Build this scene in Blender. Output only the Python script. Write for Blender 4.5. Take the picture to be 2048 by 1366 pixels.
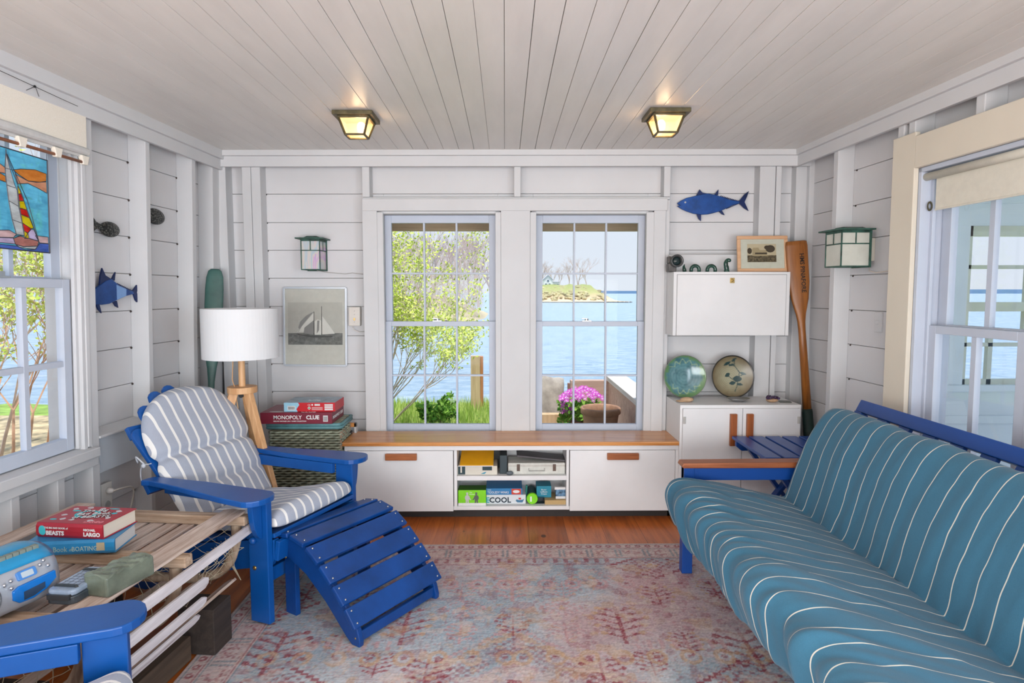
import bpy, bmesh, math, random
import numpy as np
from mathutils import Vector, Matrix, Euler, noise
for o in list(bpy.data.objects): bpy.data.objects.remove(o)
random.seed(7)
S = bpy.context.scene
COL = S.collection
R = math.radians
# ------------------------------------------------------------------ camera
FPX, CAMH = 1250.0, 1.30
PITCH, YAW = math.atan(99/FPX), math.atan(14/FPX)
cd = bpy.data.cameras.new('camera'); cam = bpy.data.objects.new('camera', cd); COL.objects.link(cam)
cd.sensor_width = 36; cd.lens = 36*FPX/2048; cd.clip_start = .05; cd.clip_end = 3000
cam.location = (0, 0, CAMH); cam.rotation_euler = (R(90)-PITCH, 0, -YAW)
S.camera = cam
# ------------------------------------------------------------------ view, world, sun, fill light
S.view_settings.view_transform = 'Standard'; S.view_settings.look = 'None'
S.view_settings.exposure = 0.0; S.view_settings.gamma = 1.0; S.view_settings.use_curve_mapping = False
W = bpy.data.worlds.new('sky'); S.world = W; W.use_nodes = True
wn = W.node_tree.nodes; wl = W.node_tree.links; wn.clear()
wo = wn.new('ShaderNodeOutputWorld'); wb = wn.new('ShaderNodeBackground'); tc = wn.new('ShaderNodeTexCoord')
sp = wn.new('ShaderNodeSeparateXYZ'); cr = wn.new('ShaderNodeValToRGB')
wl.new(tc.outputs['Generated'], sp.inputs[0]); wl.new(sp.outputs['Z'], cr.inputs[0])
cr.color_ramp.elements[0].position = 0.0; cr.color_ramp.elements[0].color = (.80, .86, .93, 1)
cr.color_ramp.elements[1].position = .6; cr.color_ramp.elements[1].color = (.50, .68, .95, 1)
e = cr.color_ramp.elements.new(.16); e.color = (.74, .83, .94, 1)
wl.new(cr.outputs[0], wb.inputs[0]); wb.inputs[1].default_value = 1.0; wl.new(wb.outputs[0], wo.inputs[0])
def light(name, kind, loc, rot, energy, color=(1, 1, 1), **kw):
    l = bpy.data.lights.new(name, kind); l.energy = energy; l.color = color
    for k, v in kw.items(): setattr(l, k, v)
    o = bpy.data.objects.new(name, l); COL.objects.link(o); o.location = loc; o.rotation_euler = rot
    return o
light('sun', 'SUN', (0, 0, 20), Vector((-.10, .26, -.9)).to_track_quat('-Z', 'Y').to_euler(), 4.2, (1, .96, .90), angle=R(1.5))
# unseen fill lights added behind and beside the camera to brighten the room
light('rear_fill_light', 'AREA', (0, -2.5, .80), (R(90), 0, 0), 165, (.93, .98, 1.0), shape='RECTANGLE', size=3.2, size_y=1.4)
light('left_fill_light', 'AREA', (-1.90, -.55, 1.25), (R(94), 0, R(-90)), 48, (1.0, .95, .88), shape='RECTANGLE', size=1.7, size_y=1.3)
light('right_fill_light', 'AREA', (1.84, -.6, 1.25), (R(94), 0, R(90)), 66, (.76, .89, 1.0), shape='RECTANGLE', size=1.5, size_y=1.2)
# ------------------------------------------------------------------ measuring helpers: a sight line meets a plane of the room
_f = Vector((math.sin(YAW)*math.cos(PITCH), math.cos(YAW)*math.cos(PITCH), -math.sin(PITCH)))
_r = Vector((math.cos(YAW), -math.sin(YAW), 0)); _u = _r.cross(_f); _c = Vector((0, 0, CAMH))
def ray(x, y): return _f + _r*((x-1024)/FPX) - _u*((y-683)/FPX)
def onP(x, y, p, n):
    d = ray(x, y); n = Vector(n); return _c + d*((Vector(p)-_c).dot(n)/d.dot(n))
def atY(x, y, Y): return onP(x, y, (0, Y, 0), (0, 1, 0))
def atZ(x, y, Z): return onP(x, y, (0, 0, Z), (0, 0, 1))
def frame(o, ex, lean=0):
    ex = Vector((ex[0], ex[1], 0)).normalized(); ez = Vector((0, 0, 1)); ey = ez.cross(ex)
    ez2 = (ez*math.cos(lean)+ey*math.sin(lean)).normalized(); ey2 = ez2.cross(ex)
    o = Vector((o[0], o[1], CAMH)) - ez2*CAMH
    m = Matrix((ex, ey2, ez2)).transposed().to_4x4(); m.translation = o
    return m
YC = 3.77
FB = frame((0, YC), (-1, .018))                                   # stud faces of the back wall; x runs left, y into the room
FL = Matrix.Translation((0, 0, CAMH)) @ Matrix.Scale(.978, 4) @ Matrix.Translation((0, 0, -CAMH)) @ frame((-1.93+.048*3.75-.014, 3.75), (-.048, -1), R(1.6))   # left wall; x runs toward the camera
FR = frame((1.90-.0424*3.75, 3.75), (-.0424, 1), R(.3))           # right wall; x runs away from the camera (negative = nearer)
def loc(F, px, py, d=0):
    ey = F.col[1].to_3d(); p = onP(px, py, F.translation + ey*d, ey)
    return F.inverted() @ p
# ------------------------------------------------------------------ mesh helpers
class MB:
    def __init__(s): s.v = []; s.f = []; s.mi = []; s.cur = 0; s.T = Matrix()
    def add(s, vs, fs):
        n = len(s.v); s.v += [tuple(s.T @ Vector(v)) for v in vs]
        s.f += [tuple(i+n for i in f) for f in fs]; s.mi += [s.cur]*len(fs); return s
    def box(s, x0, x1, y0, y1, z0, z1, M=None):
        if x0 > x1: x0, x1 = x1, x0
        if y0 > y1: y0, y1 = y1, y0
        if z0 > z1: z0, z1 = z1, z0
        vs = [Vector((x, y, z)) for z in (z0, z1) for y in (y0, y1) for x in (x0, x1)]
        if M: vs = [M @ v for v in vs]
        return s.add(vs, [(0, 2, 3, 1), (4, 5, 7, 6), (0, 1, 5, 4), (2, 6, 7, 3), (0, 4, 6, 2), (1, 3, 7, 5)])
    def bar(s, a, b, w, h, up=(0, 0, 1)):
        a, b = Vector(a), Vector(b); d = (b-a); L = d.length; d.normalize(); up = Vector(up)
        sx = d.cross(up).normalized(); uz = sx.cross(d)
        M = Matrix((d, sx, uz)).transposed().to_4x4(); M.translation = a
        return s.box(0, L, -w/2, w/2, -h/2, h/2, M)
    def prism(s, pts, plane, d0, d1, M=None):
        def mk(a, b, d): return {'xy': (a, b, d), 'xz': (a, d, b), 'yz': (d, a, b)}[plane]
        ar = sum(pts[i][0]*pts[(i+1) % len(pts)][1]-pts[(i+1) % len(pts)][0]*pts[i][1] for i in range(len(pts)))
        if (ar < 0) != (plane == 'xz'): pts = pts[::-1]
        if d0 > d1: d0, d1 = d1, d0
        n = len(pts); vs = [Vector(mk(a, b, d0)) for a, b in pts]+[Vector(mk(a, b, d1)) for a, b in pts]
        if M: vs = [M @ v for v in vs]
        fs = [tuple(range(n))[::-1], tuple(range(n, 2*n))]+[(i, (i+1) % n, (i+1) % n+n, i+n) for i in range(n)]
        return s.add(vs, fs)
    def tube(s, path, r, n=8, cap=True, flat=1.0, up=None):
        path = [Vector(p) for p in path]; m = len(path)
        rs = r if isinstance(r, (list, tuple)) else [r]*m
        vs = []; prev = None
        for i, p in enumerate(path):
            t = (path[min(i+1, m-1)]-path[max(i-1, 0)]).normalized()
            if prev is None:
                a = Vector(up) if up else (Vector((0, 0, 1)) if abs(t.z) < .9 else Vector((1, 0, 0)))
            else: a = prev
            u = (a - t*a.dot(t)).normalized(); w = t.cross(u); prev = u
            for k in range(n):
                th = 2*math.pi*k/n; vs.append(p + (u*math.cos(th)*flat + w*math.sin(th))*rs[i])
        fs = [(i*n+k, i*n+(k+1) % n, (i+1)*n+(k+1) % n, (i+1)*n+k) for i in range(m-1) for k in range(n)]
        if cap: fs += [tuple(range(n))[::-1], tuple(range((m-1)*n, m*n))]
        return s.add(vs, fs)
    def lathe(s, prof, n=32, M=None, closed=False):
        vs = []; m = len(prof)
        for k in range(n):
            th = 2*math.pi*k/n
            for r_, z in prof: vs.append(Vector((r_*math.cos(th), r_*math.sin(th), z)))
        if M: vs = [M @ v for v in vs]
        fs = [(k*m+i, ((k+1) % n)*m+i, ((k+1) % n)*m+i+1, k*m+i+1) for k in range(n) for i in range(m-1)]
        if closed: fs += [(k*m+m-1, ((k+1) % n)*m+m-1, ((k+1) % n)*m, k*m) for k in range(n)]
        return s.add(vs, fs)
    def ball(s, c, r, n=12, m=8):
        c = Vector(c); r = Vector(r) if hasattr(r, '__len__') else Vector((r, r, r))
        vs = [(c.x, c.y, c.z+r.z)]
        for i in range(1, m):
            ph = math.pi*i/m
            for k in range(n):
                th = 2*math.pi*k/n; vs.append((c.x+r.x*math.sin(ph)*math.cos(th), c.y+r.y*math.sin(ph)*math.sin(th), c.z+r.z*math.cos(ph)))
        vs.append((c.x, c.y, c.z-r.z)); L = len(vs)-1
        fs = [(0, 1+k, 1+(k+1) % n) for k in range(n)]
        fs += [(1+i*n+k, 1+(i+1)*n+k, 1+(i+1)*n+(k+1) % n, 1+i*n+(k+1) % n) for i in range(m-2) for k in range(n)]
        fs += [(L, 1+(m-2)*n+(k+1) % n, 1+(m-2)*n+k) for k in range(n)]
        return s.add(vs, fs)
    def build(s, name, mat, parent=None, smooth=False, bevel=0, M=None, wn=False, sub=0, seg=2, angle=None):
        me = bpy.data.meshes.new(name); me.from_pydata(s.v, [], s.f); me.update()
        mats = mat if isinstance(mat, (list, tuple)) else [mat]
        for m in mats: me.materials.append(m)
        if len(mats) > 1: me.polygons.foreach_set('material_index', s.mi)
        if smooth:
            me.polygons.foreach_set('use_smooth', [True]*len(me.polygons))
        o = bpy.data.objects.new(name, me); COL.objects.link(o)
        if parent: o.parent = parent
        if M is not None: o.matrix_local = M
        if bevel:
            b = o.modifiers.new('bevel', 'BEVEL'); b.width = bevel; b.segments = seg; b.limit_method = 'ANGLE'; b.angle_limit = R(35)
        if sub:
            b = o.modifiers.new('sub', 'SUBSURF'); b.levels = sub; b.render_levels = sub
        return o
def thing(name, label, cat, M=None, loc=None, rz=0, group=None, parent=None):
    o = bpy.data.objects.new(name, None); COL.objects.link(o); o.empty_display_size = .1
    if M is not None: o.matrix_world = M
    elif loc is not None: o.location = loc; o.rotation_euler = (0, 0, rz)
    o['label'] = label; o['category'] = cat
    if group: o['group'] = group
    return o
def tag(o, label, cat, group=None, kind=None):
    o['label'] = label; o['category'] = cat
    if group: o['group'] = group
    if kind: o['kind'] = kind
    return o
def struct(o, label=None):
    o['kind'] = 'structure'
    if label: o['label'] = label
    return o
def sempty(name, M=None):
    o = bpy.data.objects.new(name, None); COL.objects.link(o)
    if M is not None: o.matrix_world = M
    o['kind'] = 'structure'; return o
def T(x=0, y=0, z=0): return Matrix.Translation((x, y, z))
def RX(a): return Matrix.Rotation(R(a), 4, 'X')
def RY(a): return Matrix.Rotation(R(a), 4, 'Y')
def RZ(a): return Matrix.Rotation(R(a), 4, 'Z')
FACEF = RX(90)          # text facing -Y
def text(body, size, mat, parent, M, name='lettering', depth=.0004, align='LEFT', sx=1.0, bold=0.0):
    cu = bpy.data.curves.new('t', 'FONT'); cu.body = body; cu.size = size; cu.extrude = depth; cu.align_x = align; cu.resolution_u = 2
    cu.offset = bold
    ob = bpy.data.objects.new('t', cu); COL.objects.link(ob)
    bpy.context.view_layer.update()
    me = bpy.data.meshes.new_from_object(ob.evaluated_get(bpy.context.evaluated_depsgraph_get()))
    bpy.data.objects.remove(ob); me.materials.clear(); me.materials.append(mat)
    me.transform(Matrix.Diagonal((sx, 1, 1, 1)))
    o = bpy.data.objects.new(name, me); COL.objects.link(o)
    if parent: o.parent = parent
    o.matrix_local = M
    return o
def smoothcurve(pts, n=6, closed=False):
    """Catmull-Rom through 2-D or 3-D points"""
    P = [Vector(p) for p in pts]; m = len(P); out = []
    rng = range(m) if closed else range(m-1)
    for i in rng:
        p0 = P[(i-1) % m] if closed or i > 0 else P[0]*2-P[1]
        p1 = P[i]; p2 = P[(i+1) % m]
        p3 = P[(i+2) % m] if closed or i+2 < m else P[-1]*2-P[-2]
        for k in range(n):
            t = k/n
            out.append(.5*((2*p1)+(p2-p0)*t+(2*p0-5*p1+4*p2-p3)*t*t+(-p0+3*p1-3*p2+p3)*t**3))
    if not closed: out.append(P[-1])
    return out
# ------------------------------------------------------------------ materials
def _mix(nt, a, b, fac):
    m = nt.nodes.new('ShaderNodeMix'); m.data_type = 'RGBA'
    for s_, v in ((6, a), (7, b), (0, fac)):
        if hasattr(v, 'links') or isinstance(v, bpy.types.NodeSocket): nt.links.new(v, m.inputs[s_])
        else: m.inputs[s_].default_value = v if s_ == 0 else (*v[:3], 1)
    return m.outputs[2]
def _coord(nt, scale=(1, 1, 1), kind='Object'):
    t = nt.nodes.new('ShaderNodeTexCoord'); m = nt.nodes.new('ShaderNodeMapping'); m.inputs['Scale'].default_value = scale
    nt.links.new(t.outputs[kind], m.inputs[0]); return m.outputs[0]
def _noise(nt, vec, scale, detail=4, rough=.6, dist=0):
    n = nt.nodes.new('ShaderNodeTexNoise'); n.inputs['Scale'].default_value = scale; n.inputs['Detail'].default_value = detail
    n.inputs['Roughness'].default_value = rough; n.inputs['Distortion'].default_value = dist
    nt.links.new(vec, n.inputs['Vector']); return n.outputs['Fac']
def _ramp(nt, fac, stops):
    r = nt.nodes.new('ShaderNodeValToRGB'); el = r.color_ramp.elements
    while len(el) < len(stops): el.new(.5)
    for i, (p, c) in enumerate(stops): el[i].position = p; el[i].color = (*c[:3], 1) if hasattr(c, '__len__') else (c, c, c, 1)
    nt.links.new(fac, r.inputs[0]); return r.outputs[0]
def _math(nt, op, a, b=None, c=None):
    m = nt.nodes.new('ShaderNodeMath'); m.operation = op
    for i, v in enumerate((a, b, c)):
        if v is None: continue
        if isinstance(v, bpy.types.NodeSocket): nt.links.new(v, m.inputs[i])
        else: m.inputs[i].default_value = v
    return m.outputs[0]
def base(name, rough=.5, spec=.5):
    m = bpy.data.materials.new(name); m.use_nodes = True; nt = m.node_tree; b = nt.nodes['Principled BSDF']
    b.inputs['Roughness'].default_value = rough; b.inputs['Specular IOR Level'].default_value = spec
    return m, nt, b
def _bump(nt, b, h, strength=.3, dist=.002):
    n = nt.nodes.new('ShaderNodeBump'); n.inputs['Strength'].default_value = strength; n.inputs['Distance'].default_value = dist
    nt.links.new(h, n.inputs['Height']); nt.links.new(n.outputs[0], b.inputs['Normal'])
def srgb(r, g, b):
    f = lambda c: (c/255/12.92 if c/255 <= .04045 else ((c/255+.055)/1.055)**2.4)
    return (f(r), f(g), f(b))
def paint(name, c, rough=.5, var=.06, scale=4, bump=.15, metal=0, spec=.5, grain=None):
    """painted or plain surface with a little mottling and brush relief"""
    m, nt, b = base(name, rough, spec); v = _coord(nt, grain or (1, 1, 1))
    n = _noise(nt, v, scale); lo = tuple(x*(1-var*2) for x in c); hi = tuple(min(1, x*(1+var)) for x in c)
    nt.links.new(_ramp(nt, n, [(.3, lo), (.7, hi)]), b.inputs['Base Color'])
    b.inputs['Metallic'].default_value = metal
    if bump: _bump(nt, b, _noise(nt, v, scale*12, 3), bump, .001)
    return m
def wood(name, c1, c2, axis='x', rough=.45, scale=1.0, bump=.15, dark=None):
    m, nt, b = base(name, rough)
    sc = {'x': (1, 14, 14), 'y': (14, 1, 14), 'z': (14, 14, 1)}[axis]
    v = _coord(nt, tuple(s_*scale for s_ in sc)); n = _noise(nt, v, 2.2, 6, .65, .6); n2 = _noise(nt, v, 9, 3, .6)
    f = _math(nt, 'ADD', _math(nt, 'MULTIPLY', n, .75), _math(nt, 'MULTIPLY', n2, .25))
    st = [(.3, c1), (.68, c2)] if dark is None else [(.28, dark), (.4, c1), (.7, c2)]
    nt.links.new(_ramp(nt, f, st), b.inputs['Base Color']); _bump(nt, b, n, bump, .001)
    return m
def glassy(name, tint=(1, 1, 1), gloss=.10, rough=.02):
    m = bpy.data.materials.new(name); m.use_nodes = True; nt = m.node_tree; nt.nodes.clear()
    o = nt.nodes.new('ShaderNodeOutputMaterial'); t = nt.nodes.new('ShaderNodeBsdfTransparent'); g = nt.nodes.new('ShaderNodeBsdfGlossy')
    x = nt.nodes.new('ShaderNodeMixShader'); fr = nt.nodes.new('ShaderNodeFresnel'); fr.inputs[0].default_value = 1.45
    t.inputs[0].default_value = (*tint, 1); g.inputs['Roughness'].default_value = rough
    nt.links.new(_math(nt, 'MULTIPLY', fr.outputs[0], gloss*10), x.inputs[0])
    nt.links.new(t.outputs[0], x.inputs[1]); nt.links.new(g.outputs[0], x.inputs[2]); nt.links.new(x.outputs[0], o.inputs[0])
    return m
def stripes(name, c_bg, c_line, coord_axis, period, width, wob=.006, weave=900, rough=.9, wscale=5, uv=False):
    m, nt, b = base(name, rough, .15); t = nt.nodes.new('ShaderNodeTexCoord'); sp_ = nt.nodes.new('ShaderNodeSeparateXYZ')
    src = t.outputs['UV'] if uv else t.outputs['Object']
    nt.links.new(src, sp_.inputs[0]); x = sp_.outputs[coord_axis]
    n = _noise(nt, t.outputs['Object'], wscale, 2, .5)
    x = _math(nt, 'ADD', x, _math(nt, 'MULTIPLY', _math(nt, 'SUBTRACT', n, .5), wob*2))
    fr = _math(nt, 'FRACT', _math(nt, 'DIVIDE', _math(nt, 'ADD', x, 10.0), period))
    ln = _math(nt, 'LESS_THAN', fr, width/period)
    wv = _noise(nt, t.outputs['Object'], weave, 2, .7)
    bl = _noise(nt, t.outputs['Object'], 14, 4, .6)
    bg = _mix(nt, tuple(k*.72 for k in c_bg), tuple(min(1, k*1.25) for k in c_bg), _math(nt, 'MULTIPLY_ADD', wv, .7, _math(nt, 'MULTIPLY', bl, .3)))
    nt.links.new(_mix(nt, bg, c_line, ln), b.inputs['Base Color']); _bump(nt, b, wv, .25, .0006)
    b.inputs['Sheen Weight'].default_value = .15
    return m
def emis(name, c, s_, ):
    m, nt, b = base(name, .4); b.inputs['Base Color'].default_value = (*c, 1); b.inputs['Emission Color'].default_value = (*c, 1); b.inputs['Emission Strength'].default_value = s_
    return m
def flat(name, c, rough=.7): return paint(name, c, rough, .03, 30, .05)
def vcol(name, rough=.8, fine=0, bump=0, spec=.3):
    m, nt, b = base(name, rough, spec); a = nt.nodes.new('ShaderNodeVertexColor'); a.layer_name = 'Col'
    c = a.outputs[0]
    if fine:
        v = _coord(nt); n = _noise(nt, v, fine, 3, .8)
        c = _mix(nt, c, _ramp(nt, n, [(.3, (.45, .42, .42)), (.5, (.5, .5, .5)), (.72, (1.0, .98, .95))]), .0) if False else c
        mm = nt.nodes.new('ShaderNodeMix'); mm.data_type = 'RGBA'; mm.blend_type = 'MULTIPLY'; mm.inputs[0].default_value = 1
        nt.links.new(c, mm.inputs[6]); nt.links.new(_ramp(nt, n, [(.25, .62), (.5, 1.0), (.75, 1.0)]), mm.inputs[7]); c = mm.outputs[2]
    nt.links.new(c, b.inputs['Base Color'])
    return m
WHITE = paint('white_paint', srgb(210, 211, 213), .6, .025, 2.5, .12, spec=.18)
WALLW = paint('white_wall_paint', srgb(216, 216, 218), .6, .03, 1.6, .2, spec=.18)
CEILW = paint('white_ceiling_paint', srgb(222, 219, 214), .38, .04, 3, .15, grain=(3, .5, 1))
CABW = paint('cabinet_white', srgb(228, 228, 229), .55, .03, 3, .1, spec=.2)
SASHW = paint('sash_white', srgb(194, 202, 216), .5, .03, 3, .1, spec=.25)
WGAP = flat('board_joint', srgb(170, 164, 160))
DARKGAP = flat('gap_dark', srgb(138, 132, 124))
BLUE = paint('blue_paint', srgb(8, 80, 156), .33, .10, 3, .25)
BLUEO = paint('blue_worn_paint', srgb(10, 64, 134), .34, .16, 6, .35)
BLUES = paint('sofa_blue', srgb(14, 68, 146), .35, .06, 3, .15)
BENCHW = wood('bench_top_wood', srgb(176, 104, 46), srgb(222, 158, 92), 'x', .25, .8)
HANDW = wood('handle_wood', srgb(120, 62, 28), srgb(176, 100, 52), 'z', .4, 2)
HANDX = wood('handle_wood_x', srgb(120, 62, 28), srgb(184, 108, 58), 'x', .4, 2)
OAK = wood('lamp_oak', srgb(190, 138, 92), srgb(226, 182, 134), 'z', .45, 1.2)
ARMW = wood('arm_wood', srgb(120, 62, 34), srgb(176, 104, 62), 'x', .4, 1)
DRIFT = wood('weathered_wood', srgb(174, 150, 134), srgb(230, 216, 206), 'y', .85, 1.2, .5, dark=srgb(98, 78, 62))
DRIFTX = wood('weathered_wood_cross', srgb(150, 124, 100), srgb(214, 192, 170), 'x', .85, 1.2, .5, dark=srgb(88, 64, 46))
LATHW = wood('whitewashed_lath', srgb(196, 190, 194), srgb(238, 234, 238), 'y', .85, 1.0, .4, dark=srgb(140, 122, 112))
BARK = wood('peeled_branch', srgb(128, 104, 84), srgb(206, 184, 160), 'z', .8, .5, .5, dark=srgb(64, 50, 44))
DARKT = wood('dark_timber', srgb(34, 28, 26), srgb(66, 56, 50), 'y', .8, .8, .5)
GREEN = paint('verdigris_metal', srgb(52, 92, 80), .5, .35, 25, .3)
IRON = flat('black_rubber', srgb(30, 32, 34), .5)
STEEL = paint('steel', srgb(185, 185, 185), .3, .05, 10, .02, metal=.9)
BRASS = paint('brass', srgb(190, 160, 100), .3, .1, 40, .1, metal=.9)
ALU = paint('silver_frame', srgb(205, 212, 220), .3, .04, 10, .02, metal=.4)
GLASS = glassy('window_glass', (.985, .99, 1), .008)
PICGL = glassy('picture_glass', (.97, .97, .96), .02)
# ------------------------------------------------------------------ room shell
ZC = 2.13; STD = .09
def floor_mat():
    m, nt, b = base('floor_wood', .32, .5)
    v = _coord(nt, (14, 1.1, 1)); n = _noise(nt, v, 1.6, 6, .65, .8)
    t = nt.nodes.new('ShaderNodeTexCoord'); sp_ = nt.nodes.new('ShaderNodeSeparateXYZ'); nt.links.new(t.outputs['Object'], sp_.inputs[0])
    idx = _math(nt, 'FLOOR', _math(nt, 'DIVIDE', _math(nt, 'ADD', sp_.outputs[0], 5.0), .205))
    wnz = nt.nodes.new('ShaderNodeTexWhiteNoise'); wnz.noise_dimensions = '1D'; nt.links.new(idx, wnz.inputs['W'])
    c = _ramp(nt, n, [(.25, srgb(128, 66, 26)), (.5, srgb(194, 104, 44)), (.75, srgb(216, 128, 62))])
    c = _mix(nt, c, srgb(110, 56, 26), _math(nt, 'MULTIPLY', wnz.outputs[0], .45))
    vo = nt.nodes.new('ShaderNodeTexVoronoi'); vo.inputs['Scale'].default_value = 3.4; nt.links.new(_coord(nt, (1.6, 1, 1)), vo.inputs['Vector'])
    kn = _ramp(nt, vo.outputs['Distance'], [(.06, 1.0), (.085, 0.0)])
    c = _mix(nt, c, srgb(52, 26, 14), _math(nt, 'MULTIPLY', kn, .85))
    fr = _math(nt, 'FRACT', _math(nt, 'DIVIDE', _math(nt, 'ADD', sp_.outputs[0], 5.0), .205))
    seam = _math(nt, 'LESS_THAN', fr, .012)
    c = _mix(nt, c, srgb(60, 30, 18), _math(nt, 'MULTIPLY', seam, .8))
    nt.links.new(c, b.inputs['Base Color']); _bump(nt, b, n, .12, .001)
    return m
m = MB(); m.box(-2.3, 2.2, -2.7, 4.0, -.12, 0); struct(m.build('floor', floor_mat()))
# ceiling: boards run away from the camera, backed by a slab
m = MB(); m.cur = 1; m.box(-2.3, 2.2, -2.7, 4.0, ZC+.008, ZC+.1); m.cur = 0
x = -.002-.0888*26
while x < 2.2:
    g = random.choice((.0012, .0016, .0024)); m.box(x+g/2, x+.0888-g/2, -2.7, 4.0, ZC, ZC+.02); x += .0888
struct(m.build('ceiling', [CEILW, DARKGAP], bevel=.0012, seg=1))
bz_ = lambda py: loc(FB, 640, py, -.09).z
BZ = [1.939+.1837*k for k in (1, 0)] + [1.939-.1837*k for k in range(1, 12)]
BZB = [bz_(y) for y in (331.5, 388, 445, 500.5, 556.5, 613, 671.5, 727.5, 783, 838.5, 894, 950)]
def boards(m, x0, x1, holes=(), Z=None):
    """shiplap from x0 to x1 in a wall frame, left out over the window holes (x0,x1,z0,z1)"""
    zs = sorted((Z or BZ)+[0, 2.2])
    for i in range(len(zs)-1):
        a, b_ = zs[i]+.0012, zs[i+1]-.0012
        if b_-a < .01 or a < -.001 and b_ < .02: continue
        segs = [(x0, x1)]; cuts = []
        for h in holes:
            if b_ > h[2]+.005 and a < h[3]-.005: cuts.append(h)
        if not cuts: m.box(x0, x1, -STD-.02, -STD, a, b_); continue
        for h in cuts:
            out = []
            for s0, s1 in segs:
                if h[1] <= s0 or h[0] >= s1: out.append((s0, s1)); continue
                if h[0] > s0: out.append((s0, h[0]))
                if h[1] < s1: out.append((h[1], s1))
                zlo, zhi = max(a, h[2]), min(b_, h[3])
                if a < zlo-.004: m.box(max(h[0], s0), min(h[1], s1), -STD-.02, -STD, a, zlo)
                if b_ > zhi+.004: m.box(max(h[0], s0), min(h[1], s1), -STD-.02, -STD, zhi, b_)
            segs = out
        for s0, s1 in segs: m.box(s0, s1, -STD-.02, -STD, a, b_)
def back(m, x0, x1, holes=()):
    """outer skin behind the boards so the joints do not leak light"""
    xs = sorted({x0, x1, *[h[0] for h in holes], *[h[1] for h in holes]})
    for i in range(len(xs)-1):
        xa, xb = xs[i], xs[i+1]; hs = [h for h in holes if h[0] <= xa+1e-6 and h[1] >= xb-1e-6]
        if not hs: m.box(xa, xb, -STD-.05, -STD-.02, -.12, 2.25)
        for h in hs: m.box(xa, xb, -STD-.05, -STD-.02, -.12, h[2]); m.box(xa, xb, -STD-.05, -STD-.02, h[3], 2.25)
def bz(py, px=1010, d=0): return loc(FB, px, py, d).z
def bxx(px, py=584, d=0): return loc(FB, px, py, d).x
# window openings in each wall frame
BW1 = (bxx(995, d=-.03), bxx(766, d=-.03), bz(866, 900, -.03), bz(425, 900, -.03))
BW2 = (bxx(1297, d=-.03), bxx(1066, d=-.03), bz(866, 1200, -.03), bz(425, 1200, -.03))
LW = (1.035, 2.35, .60, 2.0)
RW = (-2.02, -1.03, .34, 1.83)
m = MB(); boards(m, -1.95, 2.0, [BW1, BW2], BZB); m.cur = 1; back(m, -2.05, 2.1, [BW1, BW2]); struct(m.build('wall_back', [WALLW, WGAP], M=FB, bevel=.002, seg=1))
m = MB(); boards(m, -.25, 6.4, [LW]); m.cur = 1; back(m, -.25, 6.4, [LW]); struct(m.build('wall_left', [WALLW, WGAP], M=FL, bevel=.002, seg=1))
m = MB(); boards(m, -6.4, .3, [RW]); m.cur = 1; back(m, -6.4, .3, [RW]); struct(m.build('wall_right', [WALLW, WGAP], M=FR, bevel=.002, seg=1))
m = MB(); m.box(-2.4, 2.3, -2.75, -2.65, -.1, 2.25); struct(m.build('wall_rear', WALLW))
# unseen frame on the closed rear wall, added to go with the fill light
m = MB()
for x in (-1.65, -.82, 0, .82, 1.65): m.box(x-.03, x+.03, -2.65, -2.60, .55, 2.15)
for z in (.55, 2.12): m.box(-1.68, 1.68, -2.65, -2.60, z, z+.06)
struct(m.build('rear_fill_frame', WHITE))
tn = [0]
def trim(m, mat=WHITE, M=None, bevel=.003):
    tn[0] += 1
    return struct(m.build('trim_%d' % tn[0], mat, M=M, bevel=bevel))
def stud(F, x0, x1, z0=0, z1=ZC, d0=-STD, d1=0, mat=WHITE):
    m = MB(); m.box(x0, x1, d0, d1, z0, z1); return trim(m, mat, F)
# back wall studs (frame x runs left): from left corner to right corner
for a, b_ in ((491, 508.5), (509.3, 527)): stud(FB, bxx(a), bxx(b_))
stud(FB, bxx(446, 700), bxx(463, 700))
stud(FB, 1.86, 1.95)
for a, b_ in ((1513, 1544), (1545.5, 1556)): stud(FB, bxx(a), bxx(b_))
stud(FB, -1.86, -1.80); 
for a, b_ in ((728, 742.5), (1028, 1041), (1324, 1337)): stud(FB, bxx(a), bxx(b_), bz(397, d=0)+.01, ZC)
m = MB(); m.box(bxx(728), bxx(1337), -STD, -.004, bz(398)-.004, bz(394)); trim(m, WHITE, FB)
stud(FB, bxx(1326), bxx(1337), 0, bz(400))
# left wall studs (frame x toward camera)
for a, b_ in ((.958, 1.006), (.548, .584), (.125, .166)): stud(FL, a, b_)
stud(FL, -.16, -.06)
for a in (1.40, 1.85, 2.35, 2.8, 3.25, 3.7, 4.15, 4.6): stud(FL, a, a+.04, 0, .58 if a < 2.3 else ZC)
stud(FL, 1.17, 1.21, 0, .58)
# right wall studs
for a, b_ in ((-.415, -.372), (.02, .1)): stud(FR, a, b_)
for a, b_ in ((-.996, -.955), (-1.371, -1.328), (-1.80, -1.76)): stud(FR, a, b_, 1.93)
stud(FR, -.925, -.884)
for a in (-2.35, -2.8, -3.25, -3.7, -4.15): stud(FR, a-.04, a)
# cornices: two-step boards
def cornice(F, x0, x1):
    m = MB(); m.box(x0, x1, 0, .022, 2.038, 2.10); m.box(x0, x1, 0, .042, 2.098, ZC+(.024 if F is FL else .003)); return trim(m, WHITE, F)
cornice(FB, -1.80, 1.80); cornice(FL, -.19, 6.3); cornice(FR, -6.3, .02)
m = MB(); m.box(-.05, 6.3, -.09, .0, ZC-.01, ZC+.02); trim(m, WHITE, FL)
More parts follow.
